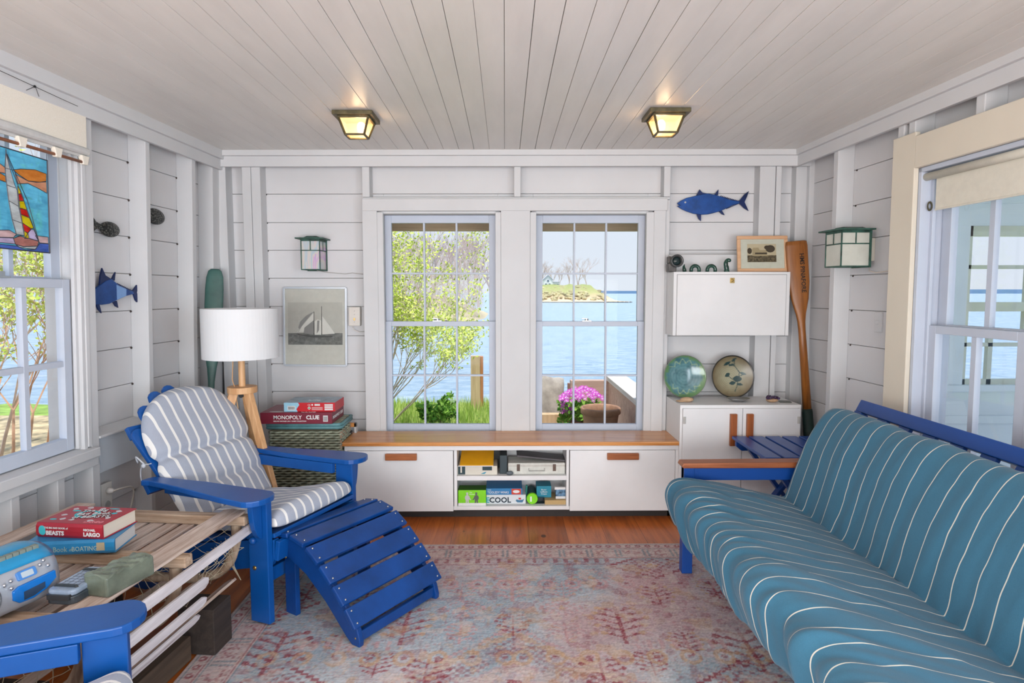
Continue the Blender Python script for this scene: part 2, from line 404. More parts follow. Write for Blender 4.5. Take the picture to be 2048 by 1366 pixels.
# left wall: ledge and access panel below it
m = MB(); m.prism([(-.085, .655), (.004, .640), (.004, .652), (-.085, .667)], 'yz', .584, .958); m.box(.584, .958, -.085, -.06, .3, .65); trim(m, WHITE, FL)
m = MB(); m.box(.60, .957, -.05, -.022, .47, .645); trim(m, paint('panel_paint', srgb(206, 214, 222), .5, .04, 2), FL)
# nail heads on the left and right boards
NAIL = flat('nail_iron', srgb(60, 50, 44))
m = MB()
for z in BZ:
    if z < .2: continue
    for x in (.60, .18): m.ball((x-.012+random.uniform(-.003, .003), -STD+.002, z-.004), .006, 6, 4)
trim(m, NAIL, FL, 0)
m = MB()
for z in BZ:
    if z < .3: continue
    for x in (-.44, .05): m.ball((x, -STD+.002, z-.004), .005, 6, 4)
trim(m, NAIL, FR, 0)
m = MB()
for z in BZB:
    if .5 < z < 2: m.ball((bxx(539, d=-.09), -STD+.002, z-.004), .0045, 6, 4); m.ball((bxx(1513, d=-.09)+.02, -STD+.002, z-.004), .0045, 6, 4)
trim(m, NAIL, FB, 0)
# ------------------------------------------------------------------ windows
def sash(E, F_, x0, x1, z0, z1, y0, stile, top, bot, cols, rows, name, mat, mun=.011, th=.03):
    """a glazed sash in frame coordinates under its window"""
    m = MB(); m.box(x0, x0+stile, y0-th, y0, z0, z1); m.box(x1-stile, x1, y0-th, y0, z0, z1)
    m.box(x0+stile, x1-stile, y0-th, y0, z1-top, z1); m.box(x0+stile, x1-stile, y0-th, y0, z0, z0+bot)
    gx0, gx1, gz0, gz1 = x0+stile, x1-stile, z0+bot, z1-top
    o = m.build(name, mat, E, bevel=.002)
    m = MB()
    for i in range(1, cols): x = gx0+(gx1-gx0)*i/cols; m.box(x-mun/2, x+mun/2, y0-th+.004, y0-.004, gz0, gz1)
    for i in range(1, rows): z = gz0+(gz1-gz0)*i/rows; m.box(gx0, gx1, y0-th+.005, y0-.005, z-mun/2, z+mun/2)
    if cols > 1 or rows > 1: m.build('muntins', mat, o, bevel=.001)
    m = MB(); m.box(gx0-.004, gx1+.004, y0-th/2-.0015, y0-th/2+.0015, gz0-.004, gz1+.004); m.build('pane', GLASS, o)
    return o
def catch(E, x, y, z):
    m = MB(); m.box(x-.028, x+.028, y-.014, y+.004, z, z+.006); m.lathe([(0, .016), (.011, .016), (.012, .004)], 12, T(x, y-.005, z)); m.box(x-.004, x+.03, y-.010, y+.002, z+.014, z+.02)
    return m.build('sash_lock', STEEL, E, bevel=.001)
def back_window(name, pxl, pxr, Wd, cx):
    E = sempty(name, FB)
    xl, xr = bxx(pxl, d=-.045), bxx(pxr, d=-.045)
    zt, zm, zb = bz(430, cx, -.06), bz(648, cx, -.045), bz(864, cx, -.045)
    # jamb lining
    m = MB(); a, b_, z0, z1 = min(xl, xr), max(xl, xr), zb, zt
    m.box(a-.03, a-.001, -.125, -.002, z0-.02, z1+.03); m.box(b_+.001, b_+.03, -.125, -.002, z0-.02, z1+.03); m.box(a-.03, b_+.03, -.125, -.002, z1+.001, z1+.035); m.box(a-.03, b_+.03, -.14, -.001, z0-.03, z0-.001)
    m.build('window_frame', WHITE, E, bevel=.002)
    sash(E, FB, a, b_, zm-.014, z1, -.078, .04, .046, .016, 3, 2, 'upper_sash', SASHW)
    sash(E, FB, a, b_, z0, zm+.016, -.044, .04, .03, .05, 3, 2, 'lower_sash', SASHW)
    catch(E, bxx(cx-6, d=-.05), -.05, zm+.016)
    return E
back_window('window_1', 769, 991, BW1, 880)
back_window('window_2', 1072, 1290, BW2, 1180)
def bboard(pxa, pxb, pya, pyb, d0, d1, mat=WHITE):
    m = MB(); zc = (pyb+pya)/2; xm = (pxa+pxb)/2
    m.box(bxx(pxa, 640, d1), bxx(pxb, 640, d1), d0, d1, bz(pyb, xm, d1), bz(pya, xm, d1)); return trim(m, mat, FB)
bboard(728, 757, 421, 868, -.004, .018); bboard(757, 769, 424, 868, -.02, .012)
bboard(991, 1002, 424, 868, -.02, .012); bboard(1002, 1060, 421, 868, -.004, .018); bboard(1060, 1072, 424, 868, -.02, .012)
bboard(1290, 1305, 424, 868, -.02, .012); bboard(1305, 1328, 421, 868, -.004, .018)
bboard(728, 1331, 397, 421.5, -.004, .022)
# left window, its jamb, stool and apron
E = sempty('window_3', FL)
m = MB(); m.box(1.03, 1.05, -.16, .0, .59, 2.0); m.box(2.33, 2.35, -.16, 0, .59, 2.0); m.box(1.03, 2.35, -.16, 0, 1.98, 2.0)
m.box(1.05, 1.066, -.03, -.015, .62, 1.98); m.box(1.05, 1.06, -.10, -.078, .62, 1.98)
m.build('window_frame', WHITE, E, bevel=.002)
sash(E, FL, 1.055, 2.325, 1.325, 1.98, -.08, .055, .05, .035, 6, 2, 'upper_sash', SASHW, .022, .032)
sash(E, FL, 1.065, 2.315, .62, 1.352, -.035, .042, .036, .055, 6, 2, 'lower_sash', SASHW, .024, .034)
m = MB(); m.box(1.38, 1.44, -.045, -.02, 1.352, 1.358); m.box(1.40, 1.425, -.04, -.025, 1.358, 1.376); m.build('sash_lock', STEEL, E)
m = MB(); m.box(1.0, 2.38, -.10, .035, .575, .615); m.build('window_sill', WHITE, E, bevel=.003)
m = MB(); m.box(.985, 2.4, -.01, .015, .53, .576); trim(m, WHITE, FL)
m = MB(); m.box(1.006, 1.03, -.05, .004, .62, 2.038); trim(m, WHITE, FL)
m = MB(); m.box(1.006, 2.4, -.02, .006, 1.99, 2.038); trim(m, WHITE, FL)
# right window
E = sempty('window_4', FR)
m = MB(); m.box(-1.05, -1.03, -.16, 0, .32, 1.83); m.box(-2.03, -2.01, -.16, 0, .32, 1.83); m.box(-2.03, -1.03, -.16, 0, 1.81, 1.83)
m.box(-1.066, -1.05, -.06, -.045, .36, 1.81); m.box(-1.062, -1.05, -.12, -.10, .36, 1.81)
m.build('window_frame', SASHW, E, bevel=.002)
sash(E, FR, -1.99, -1.06, 1.125, 1.81, -.095, .05, .05, .036, 4, 1, 'upper_sash', SASHW, .026, .032)
sash(E, FR, -1.56, -1.062, .35, 1.156, -.052, .045, .034, .06, 2, 1, 'lower_sash', SASHW, .026, .034)
m = MB(); m.box(-2.01, -1.561, -.09, -.05, .35, 1.156); m.box(-2.01, -1.6, -.09, -.05, .3, .36); m.build('window_mullion', SASHW, E)
m = MB(); m.box(-2.06, -1.0, -.10, .03, .31, .345); m.build('window_sill', WHITE, E, bevel=.003)
WARM = paint('cream_casing_paint', srgb(222, 214, 198), .6, .03, 2, .12, spec=.2)
m = MB(); m.box(-1.032, -.886, -.0, .022, .0, 1.985); trim(m, WARM, FR)
m = MB(); m.box(-2.3, -1.034, -.0, .024, 1.83, 1.966); trim(m, WARM, FR)
m = MB(); m.box(-2.2, -2.02, -.0, .022, .0, 1.83); trim(m, WARM, FR)
m = MB(); m.box(-2.02, -1.03, 0, .022, .0, .31); trim(m, WHITE, FR)
# ------------------------------------------------------------------ outside
def water_mat():
    m, nt, b = base('sea_water', .22, .5); v = _coord(nt, (1, 2.2, 1)); n = _noise(nt, v, .9, 8, .7, .4)
    nt.links.new(_ramp(nt, n, [(.35, srgb(128, 164, 192)), (.65, srgb(184, 208, 224))]), b.inputs['Base Color']); _bump(nt, b, n, .8, .25)
    return m
m = MB(); m.add([(-2500, 4.5, -2.5), (2500, 4.5, -2.5), (2500, 2600, -2.5), (-2500, 2600, -2.5)], [(0, 1, 2, 3)]); m.add([(-2500, -60, -2.51), (-2500, 4.6, -2.51), (2500, 4.6, -2.51), (2500, -60, -2.51)], [(0, 3, 2, 1)])
tag(m.build('sea', water_mat()), 'rippled blue sea beyond the garden and the headland', 'sea', kind='stuff')
GRASS = paint('lawn_green', srgb(150, 182, 82), .9, .25, 6, .3)
EARTH = paint('earth', srgb(150, 132, 108), .95, .2, 3, .4)
m = MB(); n = 24
def gz(x, y): return -.45 - max(0, y-9.0)*.12 + .04*noise.noise(Vector((x, y, 0)))
vs = []; fs = []
for j in range(n+1):
    for i in range(n+1): x = -9+10*i/n; y = 4.05+7.2*j/n; vs.append((x, y, gz(x, y)))
for j in range(n):
    for i in range(n): a = j*(n+1)+i; fs.append((a, a+1, a+n+2, a+n+1))
m.add(vs, fs); m.box(-9, 1, 4.05, 11.2, -3, -1.05); m.box(-9, 1.0, 4.05, 9.0, -1.2, -.55)
struct(m.build('ground', GRASS))
m = MB(); m.box(-9, -2.15, -5, 4.04, -.9, -.46); m.box(-9, -2.7, 4.06, 8.5, -.9, -.38); struct(m.build('ground', paint('straw_ground', srgb(212, 190, 150), .95, .3, 5, .5)))
def blade_mat(name, c1, c2):
    m_, nt, b = base(name, .8, .2); oi = nt.nodes.new('ShaderNodeNewGeometry')
    nt.links.new(_ramp(nt, oi.outputs['Random Per Island'], [(0, c1), (1, c2)]), b.inputs['Base Color'])
    b.inputs['Subsurface Weight'].default_value = 0
    return m_
m = MB(); rg = random.Random(3)
for _ in range(9000):
    y = 4.9+rg.random()**1.2*5.2; x = -.24*y+rg.random()*.30*y
    if x > .9: continue
    z = gz(x, y); h = .10+.14*rg.random(); a = rg.random()*6.28; dx, dy = math.cos(a)*.009, math.sin(a)*.009; lx, ly = rg.uniform(-.05, .05), rg.uniform(-.05, .05)
    m.add([(x-dx, y-dy, z), (x+dx, y+dy, z), (x+lx, y+ly, z+h)], [(0, 1, 2)])
tag(m.build('grass', blade_mat('grass_blades', srgb(120, 160, 40), srgb(222, 230, 140))), 'long bright green grass on the lawn outside the left front window', 'grass', kind='stuff')
def grow(mb, leaf, p, d, L, r, depth, rg, spread=.5, leafn=0, lsize=.02, up=.15, drop=.72):
    pts = [p]; dd = d.copy()
    for i in range(3):
        dd = (dd+Vector((rg.uniform(-1, 1), rg.uniform(-1, 1), rg.uniform(-1, 1)))*.16+Vector((0, 0, up*.2))).normalized()
        pts.append(pts[-1]+dd*L/3)
    mb.tube(pts, [r, r*.9, r*.8, r*.68], 4, cap=False)
    if leaf is not None and depth <= 1:
        for _ in range(leafn):
            q = pts[rg.randint(1, 3)]+Vector([rg.gauss(0, 1) for _ in range(3)])*L*.22
            a = Vector([rg.gauss(0, 1) for _ in range(3)]).normalized(); b = a.orthogonal().normalized(); s_ = lsize*(.6+rg.random()*.8)
            leaf.add([q-a*s_, q-b*s_*.5, q+a*s_, q+b*s_*.5], [(0, 1, 2, 3)])
    if depth == 0: return
    for k in range(rg.choice((2, 3, 3))):
        nd = (dd+Vector((rg.uniform(-1, 1), rg.uniform(-1, 1), rg.uniform(-.5, 1)))*spread).normalized()
        grow(mb, leaf, pts[rg.choice((2, 3, 3))], nd, L*drop*(.8+.4*rg.random()), r*.62, depth-1, rg, spread, leafn, lsize, up, drop)
LEAFY = blade_mat('spring_leaves', srgb(170, 196, 50), srgb(232, 238, 130))
LEAFG = blade_mat('green_leaves', srgb(70, 130, 40), srgb(150, 190, 80))
TWIGP = paint('pinkish_twigs', srgb(214, 192, 182), .9, .1, 10, 0)
TWIGO = paint('orange_twigs', srgb(214, 170, 140), .9, .1, 10, 0)
TWIGG = paint('grey_twigs', srgb(170, 150, 140), .9, .1, 10, 0)
def plant(name, label, cat, loc_, L, r, depth, stems, seed, twig, leafmat, leafn, lsize, spread=.5, lean=(0, 0, 1), sp0=.4, group=None, drop=.72):
    rg = random.Random(seed); E = thing(name, label, cat, loc=loc_, group=group); mb = MB(); lf = MB() if leafmat else None
    for i in range(stems):
        d = (Vector(lean)+Vector((rg.uniform(-1, 1), rg.uniform(-1, 1), 0))*sp0).normalized()
        grow(mb, lf, Vector((rg.uniform(-.1, .1), rg.uniform(-.1, .1), 0))*L, d, L*(.8+.4*rg.random()), r, depth, rg, spread, leafn, lsize, drop=drop)
    mb.build('branches', twig, E, smooth=False)
    if lf and lf.v: lf.build('foliage', leafmat, E)
    return E
plant('spring_shrub', 'big shrub with fresh yellow-green leaves filling the left front window', 'shrub', (-1.60, 6.9, -.5), .76, .012, 5, 12, 11, TWIGP, LEAFY, 7, .018, .58, (.26, 0, 1.15), .52)
plant('leafy_weed', 'low dark green weed in the grass under the big yellow-green shrub', 'plant', (-.85, 7.6, -.5), .18, .006, 3, 5, 4, TWIGG, LEAFG, 8, .035, .7)
plant('twiggy_bush', 'bright twiggy bush with few leaves outside the left wall window', 'bush', (-3.75, 4.75, -.5), .80, .014, 5, 10, 5, TWIGO, LEAFY, 5, .02, .6, (0, -.1, 1), .7)
plant('twiggy_bush', 'second twiggy bush behind the first outside the left wall window', 'bush', (-5.2, 6.3, -.5), .95, .02, 5, 6, 9, TWIGP, LEAFY, 3, .024, .6, (0, -.2, 1), .7)
tree0 = None
rg = random.Random(5)
protos = []
for i in range(3):
    protos.append(plant('bare_tree', 'tall bare pinkish tree on the wooded bank, variant', 'tree', (0, 0, 0), 2.6, .10, 5, 2, 20+i, TWIGP, None, 0, 0, .5, (0, 0, 1), .25, group='bare trees on the far bank'))
TLS = ['bare pinkish tree of the wooded bank, %s' % w_ for w_ in ('leftmost in the front row', 'second from the left in the front row', 'third from the left in the front row', 'fourth from the left in the front row', 'fourth from the right in the front row', 'third from the right in the front row', 'second from the right in the front row', 'rightmost in the front row', 'second from the left in the back row', 'middle of the back row', 'third from the right in the back row', 'second from the right in the back row', 'at the right end beside the sea', 'leftmost in the back row')]
spots = [(-17, 88), (-14.6, 84), (-12.6, 90), (-10.6, 85), (-8.6, 91), (-6.8, 86), (-5.2, 92), (-3.8, 88), (-15.5, 98), (-11.4, 100), (-7.4, 99), (-4.6, 101), (-2.2, 96), (-18.5, 95)]
for i, (x, y) in enumerate(spots):
    if i < 3: t = protos[i]
    else:
        src = protos[i % 3]; t = src.copy(); COL.objects.link(t)
        for ch in list(src.children): c = ch.copy(); COL.objects.link(c); c.parent = t
    t.location = (x, y, -1.4+.09*(y-84)+abs(x)*.06); t.rotation_euler = (0, 0, i*1.9); s_ = 1.25+.12*(i % 4) - (.25 if x > -4 else 0); t.scale = (s_*.9, s_*.9, s_); t['label'] = TLS[i]
BANK = paint('wooded_bank', srgb(196, 182, 150), .95, .2, .8, .3)
m = MB(); vs = []; fs = []; n = 20
for j in range(n+1):
    for i in range(n+1):
        x = -34+32*i/n; y = 80+30*j/n; t = min(1, j/8); e_ = min(1, (n-i)/5)
        vs.append((x, y, -2.9+(.9+2.6*t)*e_+.25*noise.noise(Vector((x*.5, y*.5, 1)))))
for j in range(n):
    for i in range(n): a = j*(n+1)+i; fs.append((a, a+1, a+n+2, a+n+1))
m.add(vs, fs); struct(m.build('hill', BANK, smooth=True))
m = MB(); rg = random.Random(31)
for _ in range(5200):
    x = rg.uniform(-19, -3.2); y = rg.uniform(84, 96); z0 = rg.uniform(-1.5, 5.5+.20*abs(x)*(.6+.4*math.sin(x*1.3))); L = rg.uniform(.8, 2.4); a = rg.gauss(0, .45)
    m.add([(x-.018, y, z0), (x+.018, y, z0), (x+math.sin(a)*L, y, z0+math.cos(a)*L)], [(0, 1, 2)])
tag(m.build('brushwood', blade_mat('pale_brushwood', srgb(206, 186, 176), srgb(236, 222, 210))), 'pale pinkish tangle of bare branches on the wooded bank', 'brushwood', kind='stuff')
# headland with its beach
def head_mat():
    m_, nt, b = base('headland', .95, .1); t = nt.nodes.new('ShaderNodeTexCoord'); sp_ = nt.nodes.new('ShaderNodeSeparateXYZ'); nt.links.new(t.outputs['Object'], sp_.inputs[0])
    n = _noise(nt, t.outputs['Object'], .35, 6, .7)
    z = _math(nt, 'ADD', sp_.outputs[2], _math(nt, 'MULTIPLY', _math(nt, 'SUBTRACT', n, .5), 2.2))
    c1 = _ramp(nt, _math(nt, 'DIVIDE', _math(nt, 'ADD', z, 3), 8.0), [(.06, srgb(196, 184, 166)), (.16, srgb(232, 206, 170)), (.3, srgb(204, 180, 148)), (.5, srgb(178, 176, 120)), (.9, srgb(150, 160, 100))])
    nt.links.new(c1, b.inputs['Base Color']); return m_
m = MB(); vs = []; fs = []; nx, ny = 44, 14
for j in range(ny+1):
    for i in range(nx+1):
        x = 2+44*i/nx; y = 226+50*j/ny
        env = 1 if x < 33 else max(0, 1-(x-33)/11)**1.3
        t = max(0, min(1, (y-230)/10)); hgt = (6.0*t*t*(3-2*t))*env + .35
        vs.append((x, y, -2.6+hgt*(1+.15*noise.noise(Vector((x*.3, y*.1, 0))))))
for j in range(ny):
    for i in range(nx): a = j*(nx+1)+i; fs.append((a, a+1, a+nx+2, a+nx+1))
m.add(vs, fs); struct(m.build('headland', head_mat(), smooth=True))
m = MB(); m.box(150, 1500, 1500, 1700, -3, 4.0); m.box(500, 1500, 1490, 1510, -3, 7.5)
struct(m.build('far_shore', flat('distant_blue_land', srgb(120, 150, 180), 1)))
rg = random.Random(8)
src = None
for i, (x, y, s_) in enumerate([(13.5, 250, 1.6), (29.5, 252, 1.75), (26.0, 254, 1.5), (32.5, 250, 1.2), (19.5, 256, 1.2), (22.6, 258, 1.1), (37.5, 240, .55)]):
    t = protos[i % 3].copy(); COL.objects.link(t)
    for ch in list(protos[i % 3].children): c = ch.copy(); COL.objects.link(c); c.parent = t
    t.location = (x, y, 3.0 if i < 6 else -2); t.rotation_euler = (0, 0, i*1.3); t.scale = (s_*1.1, s_*1.1, s_)
    t['label'] = 'small bare tree on the distant headland, %s' % ('left of the white house', 'in the middle, tallest', 'just left of the tallest', 'right of the tallest', 'right of the white house', 'between the house and the tallest tree', 'alone at the low tip')[i]; t['group'] = 'bare trees on the headland'
m = MB()
for _ in range(260):
    x = rg.uniform(6, 37); y = rg.uniform(231, 242); m.ball((x, y, -2.0+min(1, (y-230)/10)*5.2*(1 if x < 31 else .7)+rg.uniform(-.3, .3)), (rg.uniform(.5, 1.0), .8, rg.uniform(.3, .6)), 6, 4)
tag(m.build('scrub', paint('bluff_scrub', srgb(196, 184, 140), .95, .3, .25, .3)), 'brown and green scrub covering the slope of the headland', 'scrub', kind='stuff')
H = thing('white_house', 'small white house with grey roof on the distant headland', 'house', loc=(17.6, 244, 3.0))
m = MB(); m.box(-2.6, 1.0, 0, 4, 0, 3.0); m.box(1.0, 3.6, .5, 3.5, 0, 2.0); m.prism([(-2.6, 3.0), (1.0, 3.0), (-.8, 4.6)], 'xz', 0, 4); m.build('walls', flat('house_white', srgb(236, 238, 240)), H)
m = MB(); m.prism([(-2.9, 2.9), (-.8, 4.85), (-.8, 4.6), (-2.6, 2.9)], 'xz', -.3, 4.3); m.prism([(1.3, 2.9), (-.8, 4.85), (-.8, 4.6), (1.0, 2.9)], 'xz', -.3, 4.3); m.box(.9, 3.8, .3, 3.7, 2.0, 2.25); m.build('roof', flat('house_roof', srgb(150, 160, 172)), H)
for x, z in ((-2.0, .7), (-.6, .7), (-1.2, 2.1), (1.5, .5), (2.6, .5)):
    m = MB(); m.box(x, x+.7, -.05, 0, z, z+.9); m.build('window', flat('house_pane', srgb(90, 110, 130), .2), H)
m = MB()
for i in range(14): m.ball((39+i*.55+rg.random(), 227+rg.random()*2, -2.45), (.5, .5, .18+.2*rg.random()), 6, 4)
tag(m.build('rocks', flat('dark_rocks', srgb(110, 106, 104))), 'dark rocks in the water off the tip of the headland', 'rocks', kind='stuff')
# post in the lawn
TIMB = wood('garden_timber', srgb(186, 150, 112), srgb(226, 196, 156), 'z', .8, .6)
TIMBO = wood('orange_timber', srgb(176, 104, 60), srgb(206, 136, 88), 'z', .8, .6)
P = thing('wooden_post', 'pale square wooden post standing in the grass by the water', 'post', loc=(-.43, 9.2, -.7))
m = MB(); m.box(-.075, .065, -.05, .05, 0, 1.06); m.build('post', TIMB, P); m = MB(); m.box(.068, .105, -.06, .06, .15, 1.05); m.build('plank', TIMBO, P)
# little terrace outside the right front window
STONE = paint('patio_stone', srgb(190, 182, 172), .9, .12, 5, .4)
m = MB(); m.box(.15, 1.9, 4.05, 6.8, -.6, 0); struct(m.build('terrace', STONE))
TIMP = wood('pinkish_timber', srgb(176, 140, 124), srgb(214, 184, 166), 'x', .85, .6)
TIMC = wood('grey_timber_cap', srgb(196, 188, 180), srgb(232, 226, 220), 'y', .85, .6)
E = thing('retaining_wall', 'low timber retaining wall with pale cap around the flower terrace', 'wall', loc=(0, 0, 0))
m = MB(); m.box(.68, 1.10, 6.40, 6.50, 0, .385); m.box(1.07, 1.14, 4.25, 6.5, 0, .385); m.build('boards', TIMP, E)
m = MB(); m.box(1.055, 1.26, 4.25, 6.52, .386, .43); m.build('cap', TIMC, E)
E = thing('timber_edging', 'short timber edging with stake beside the flowers', 'edging', loc=(0, 0, 0))
m = MB(); m.box(.28, .56, 5.75, 5.85, 0, .16); m.build('beam', TIMB, E); m = MB(); m.box(.535, .60, 5.62, 5.72, 0, .27); m.build('stake', TIMBO, E); m = MB(); m.box(.62, .64, 6.1, 6.16, 0, .40); m.build('post', flat('brown_stake', srgb(150, 110, 96)), E)
m = MB(); m.ball((0, 0, 0), (.20, .16, .36), 20, 14)
o = m.build('boulder', paint('boulder_grey', srgb(178, 168, 156), .95, .18, 9, .8), smooth=True); o.location = (.46, 6.5, .1)
for v in o.data.vertices:
    k = 1+.12*noise.noise(v.co*6); v.co = Vector((max(-.16, min(.15, v.co.x*1.3)), v.co.y, min(.31, v.co.z)))*k
tag(o, 'rough grey boulder outside the right front window left of the pink flowers', 'boulder')
E = thing('flower_pot', 'large round terracotta flower pot on the terrace', 'pot', loc=(.805, 5.2, 0))
m = MB(); m.lathe([(0, .02), (.10, .0), (.115, .0), (.15, .26), (.15, .275)], 32); m.lathe([(.15, .27), (.168, .285), (.170, .325), (.160, .335), (.146, .325), (.142, .27), (.142, .2), (0, .2)], 32); m.build('pot', paint('terracotta', srgb(172, 132, 106), .85, .15, 12, .4), E, smooth=True)
m = MB(); m.lathe([(0, .225), (.141, .22)], 24); m.build('soil', flat('soil', srgb(80, 66, 56), 1), E)
E = thing('flowering_plant', 'mound of magenta and white daisy-like flowers beside the terracotta pot', 'flowers', loc=(.68, 5.5, 0))
m = MB(); m.lathe([(0, .0), (.10, .0), (.12, .16), (0, .16)], 20); m.build('pot', flat('hidden_pot', srgb(150, 90, 60)), E)
lf = MB(); rg = random.Random(2)
for _ in range(420):
    a = rg.random()*6.28; r_ = .19*rg.random()**.5; q = Vector((r_*math.cos(a)-.02, r_*math.sin(a)*.6, .14+.20*rg.random())); d = Vector([rg.gauss(0, 1) for _ in range(3)]).normalized(); b = d.orthogonal(); s_ = .026
    lf.add([q-d*s_, q-b*s_*.6, q+d*s_, q+b*s_*.6], [(0, 1, 2, 3)])
lf.build('foliage', LEAFG, E)
f1 = MB(); f2 = MB(); f3 = MB()
for _ in range(210):
    a = rg.random()*6.28; r_ = .20*rg.random()**.5; q = Vector((r_*math.cos(a), -.02+r_*math.sin(a)*.6, .345+.09*(1-(r_/.2)**2)+.03*rg.random()))
    if rg.random() < .3: q = Vector((-.13+rg.uniform(-.05, .05), -.05, .24+rg.random()*.1))
    nrm = Vector((rg.uniform(-.4, .4), -1, .6+rg.uniform(-.3, .3))).normalized(); u = nrm.orthogonal().normalized(); w = nrm.cross(u)
    for k in range(7):
        th = k*6.283/7; c_ = u*math.cos(th)+w*math.sin(th); t_ = u*math.cos(th+1.57)+w*math.sin(th+1.57)
        f1.add([q+c_*.005, q+c_*.014-t_*.004, q+c_*.021, q+c_*.014+t_*.004], [(0, 1, 2, 3)])
        f2.add([q+nrm*.001+c_*.003-t_*.002, q+nrm*.001+c_*.010, q+nrm*.001+c_*.003+t_*.002], [(0, 1, 2)])
f1.build('petals', flat('magenta_petals', srgb(214, 70, 204)), E); f2.build('flower_centres', flat('white_centres', srgb(245, 225, 245)), E)
# eave over the front windows
EAVE = wood('eave_wood', srgb(170, 146, 118), srgb(206, 184, 156), 'x', .8, .6)
m = MB(); m.box(-2.6, 2.2, 4.60, 4.66, 1.745, 1.93); m.box(-2.6, 2.2, 3.95, 4.62, 1.93, 1.96); struct(m.build('eave', EAVE))
# glazed porch beyond the right window
POR = paint('porch_white', srgb(238, 242, 246), .6, .03, 2, .1)
PT = paint('porch_trim', srgb(226, 224, 206), .6, .05, 3, .1)
m = MB(); Y0 = 3.98
m.box(2.05, 5.6, Y0, Y0+.08, -.1, .70); m.box(2.05, 5.6, Y0, Y0+.08, 1.72, 2.3)
for a, b_ in ((2.05, 2.80), (2.86, 2.96), (3.86, 3.98), (4.9, 5.6)): m.box(a, b_, Y0, Y0+.08, .70, 1.72)
m.box(2.05, 5.6, Y0-.03, Y0, .66, .70); m.box(2.05, 5.6, Y0-.02, Y0, 1.86, 1.92); m.box(2.62, 2.70, Y0-.05, Y0, 0, 2.1); m.box(2.80, 2.84, Y0-.04, Y0, .6, 1.9)
m.box(2.05, 5.6, Y0-.02, Y0, .45, .50)
struct(m.build('porch_wall', POR, bevel=.002))
E = sempty('porch_window')
m = MB()
for x0, x1 in ((2.96, 3.86), (3.98, 4.9)):
    m.box(x0, x0+.03, Y0+.02, Y0+.05, .70, 1.72); m.box(x1-.03, x1, Y0+.02, Y0+.05, .7, 1.72); m.box(x0, x1, Y0+.02, Y0+.05, 1.655, 1.72); m.box(x0, x1, Y0+.02, Y0+.05, .70, .735)
    m.box(x0, x1, Y0+.01, Y0+.05, 1.175, 1.235)
    for k in (1, 2, 3): x = x0+(x1-x0)*(k*.25-.045); m.box(x-.015, x+.015, Y0+.02, Y0+.05, .7, 1.7)
    for z in (.96, 1.46): m.box(x0, x1, Y0+.02, Y0+.05, z-.012, z+.012)
m.build('sash', PT, E)
m = MB(); m.box(2.96, 4.9, Y0+.034, Y0+.036, .7, 1.72); m.build('pane', GLASS, E)
m = MB(); m.box(2.05, 5.6, 1.0, Y0, -.12, -.02); struct(m.build('porch_floor', paint('porch_deck_paint', srgb(206, 218, 226), .5, .05, 2, .1)))
m = MB(); m.box(2.05, 4.1, 1.4, Y0+.3, 2.16, 2.2); struct(m.build('porch_ceiling', POR))
m = MB(); m.box(4.0, 4.1, 1.4, 1.5, -.1, 2.16); m.box(4.0, 4.1, 2.75, 2.82, -.1, 2.16); struct(m.build('porch_wall', POR))
m = MB(); m.box(1.9, 12, 4.06, 9, -.9, -.5); m.box(5.7, 14, -4, 4.06, -.9, -.5); struct(m.build('ground', GRASS))
# ------------------------------------------------------------------ lamps and wall things
LGL = bpy.data.materials.new('amber_lantern_glass'); LGL.use_nodes = True
_b = LGL.node_tree.nodes['Principled BSDF']; _b.inputs['Base Color'].default_value = (.90, .62, .30, 1); _b.inputs['Emission Color'].default_value = (1, .52, .18, 1); _b.inputs['Emission Strength'].default_value = .52; _b.inputs['Roughness'].default_value = .3; _b.inputs['Transmission Weight'].default_value = .0; _b.inputs['Alpha'].default_value = .72
BULB = emis('bulb_glow', (1.0, .86, .62), 9)
BRONZE = paint('bronze_green_metal', srgb(92, 84, 58), .45, .25, 30, .2, metal=.4)
def ceiling_lamp(px_l, px_r, py, label, bx_off):
    a = atZ(px_l, py, 2.112); b_ = atZ(px_r, py, 2.112); w = .185; c = (a+b_)/2; c.y = a.y+w/2
    E = thing('ceiling_lamp', label, 'lamp', loc=(c.x, c.y, ZC), group='lantern ceiling lamps')
    m = MB(); m.box(-w/2, w/2, -w/2, w/2, -.020, -.001); m.build('mounting_plate', BRONZE, E, bevel=.002)
    t, bt, z0, z1 = .070, .044, -.021, -.098
    m = MB(); cs = [(-1, -1), (1, -1), (1, 1), (-1, 1)]
    for k in range(4):
        p, q = cs[k], cs[(k+1) % 4]
        m.bar((p[0]*t, p[1]*t, z0), (p[0]*bt, p[1]*bt, z1), .008, .008); m.bar((p[0]*t, p[1]*t, z0-.004), (q[0]*t, q[1]*t, z0-.004), .008, .008); m.bar((p[0]*bt, p[1]*bt, z1), (q[0]*bt, q[1]*bt, z1), .009, .008)
    m.build('lantern_frame', BRONZE, E)
    m = MB(); t2, b2 = t-.004, bt-.002
    vs = [(x*t2, y*t2, z0) for x, y in cs]+[(x*b2, y*b2, z1) for x, y in cs]
    m.add(vs, [(0, 1, 5, 4), (1, 2, 6, 5), (2, 3, 7, 6), (3, 0, 4, 7), (4, 5, 6, 7)]); m.build('lamp_glass', LGL, E)
    m = MB(); m.ball((bx_off, -.005, -.058), (.020, .020, .026)); m.build('bulb', BULB, E, smooth=True)
    l = light('bulb_light', 'POINT', (c.x+bx_off, c.y-.0, ZC-.058), (0, 0, 0), 6, (1, .68, .38), shadow_soft_size=.03)
    return E
ceiling_lamp(663, 744, 227, 'square amber glass ceiling lantern on the left half of the ceiling', .022)
ceiling_lamp(1301, 1383, 222, 'square amber glass ceiling lantern on the right half of the ceiling', -.022)
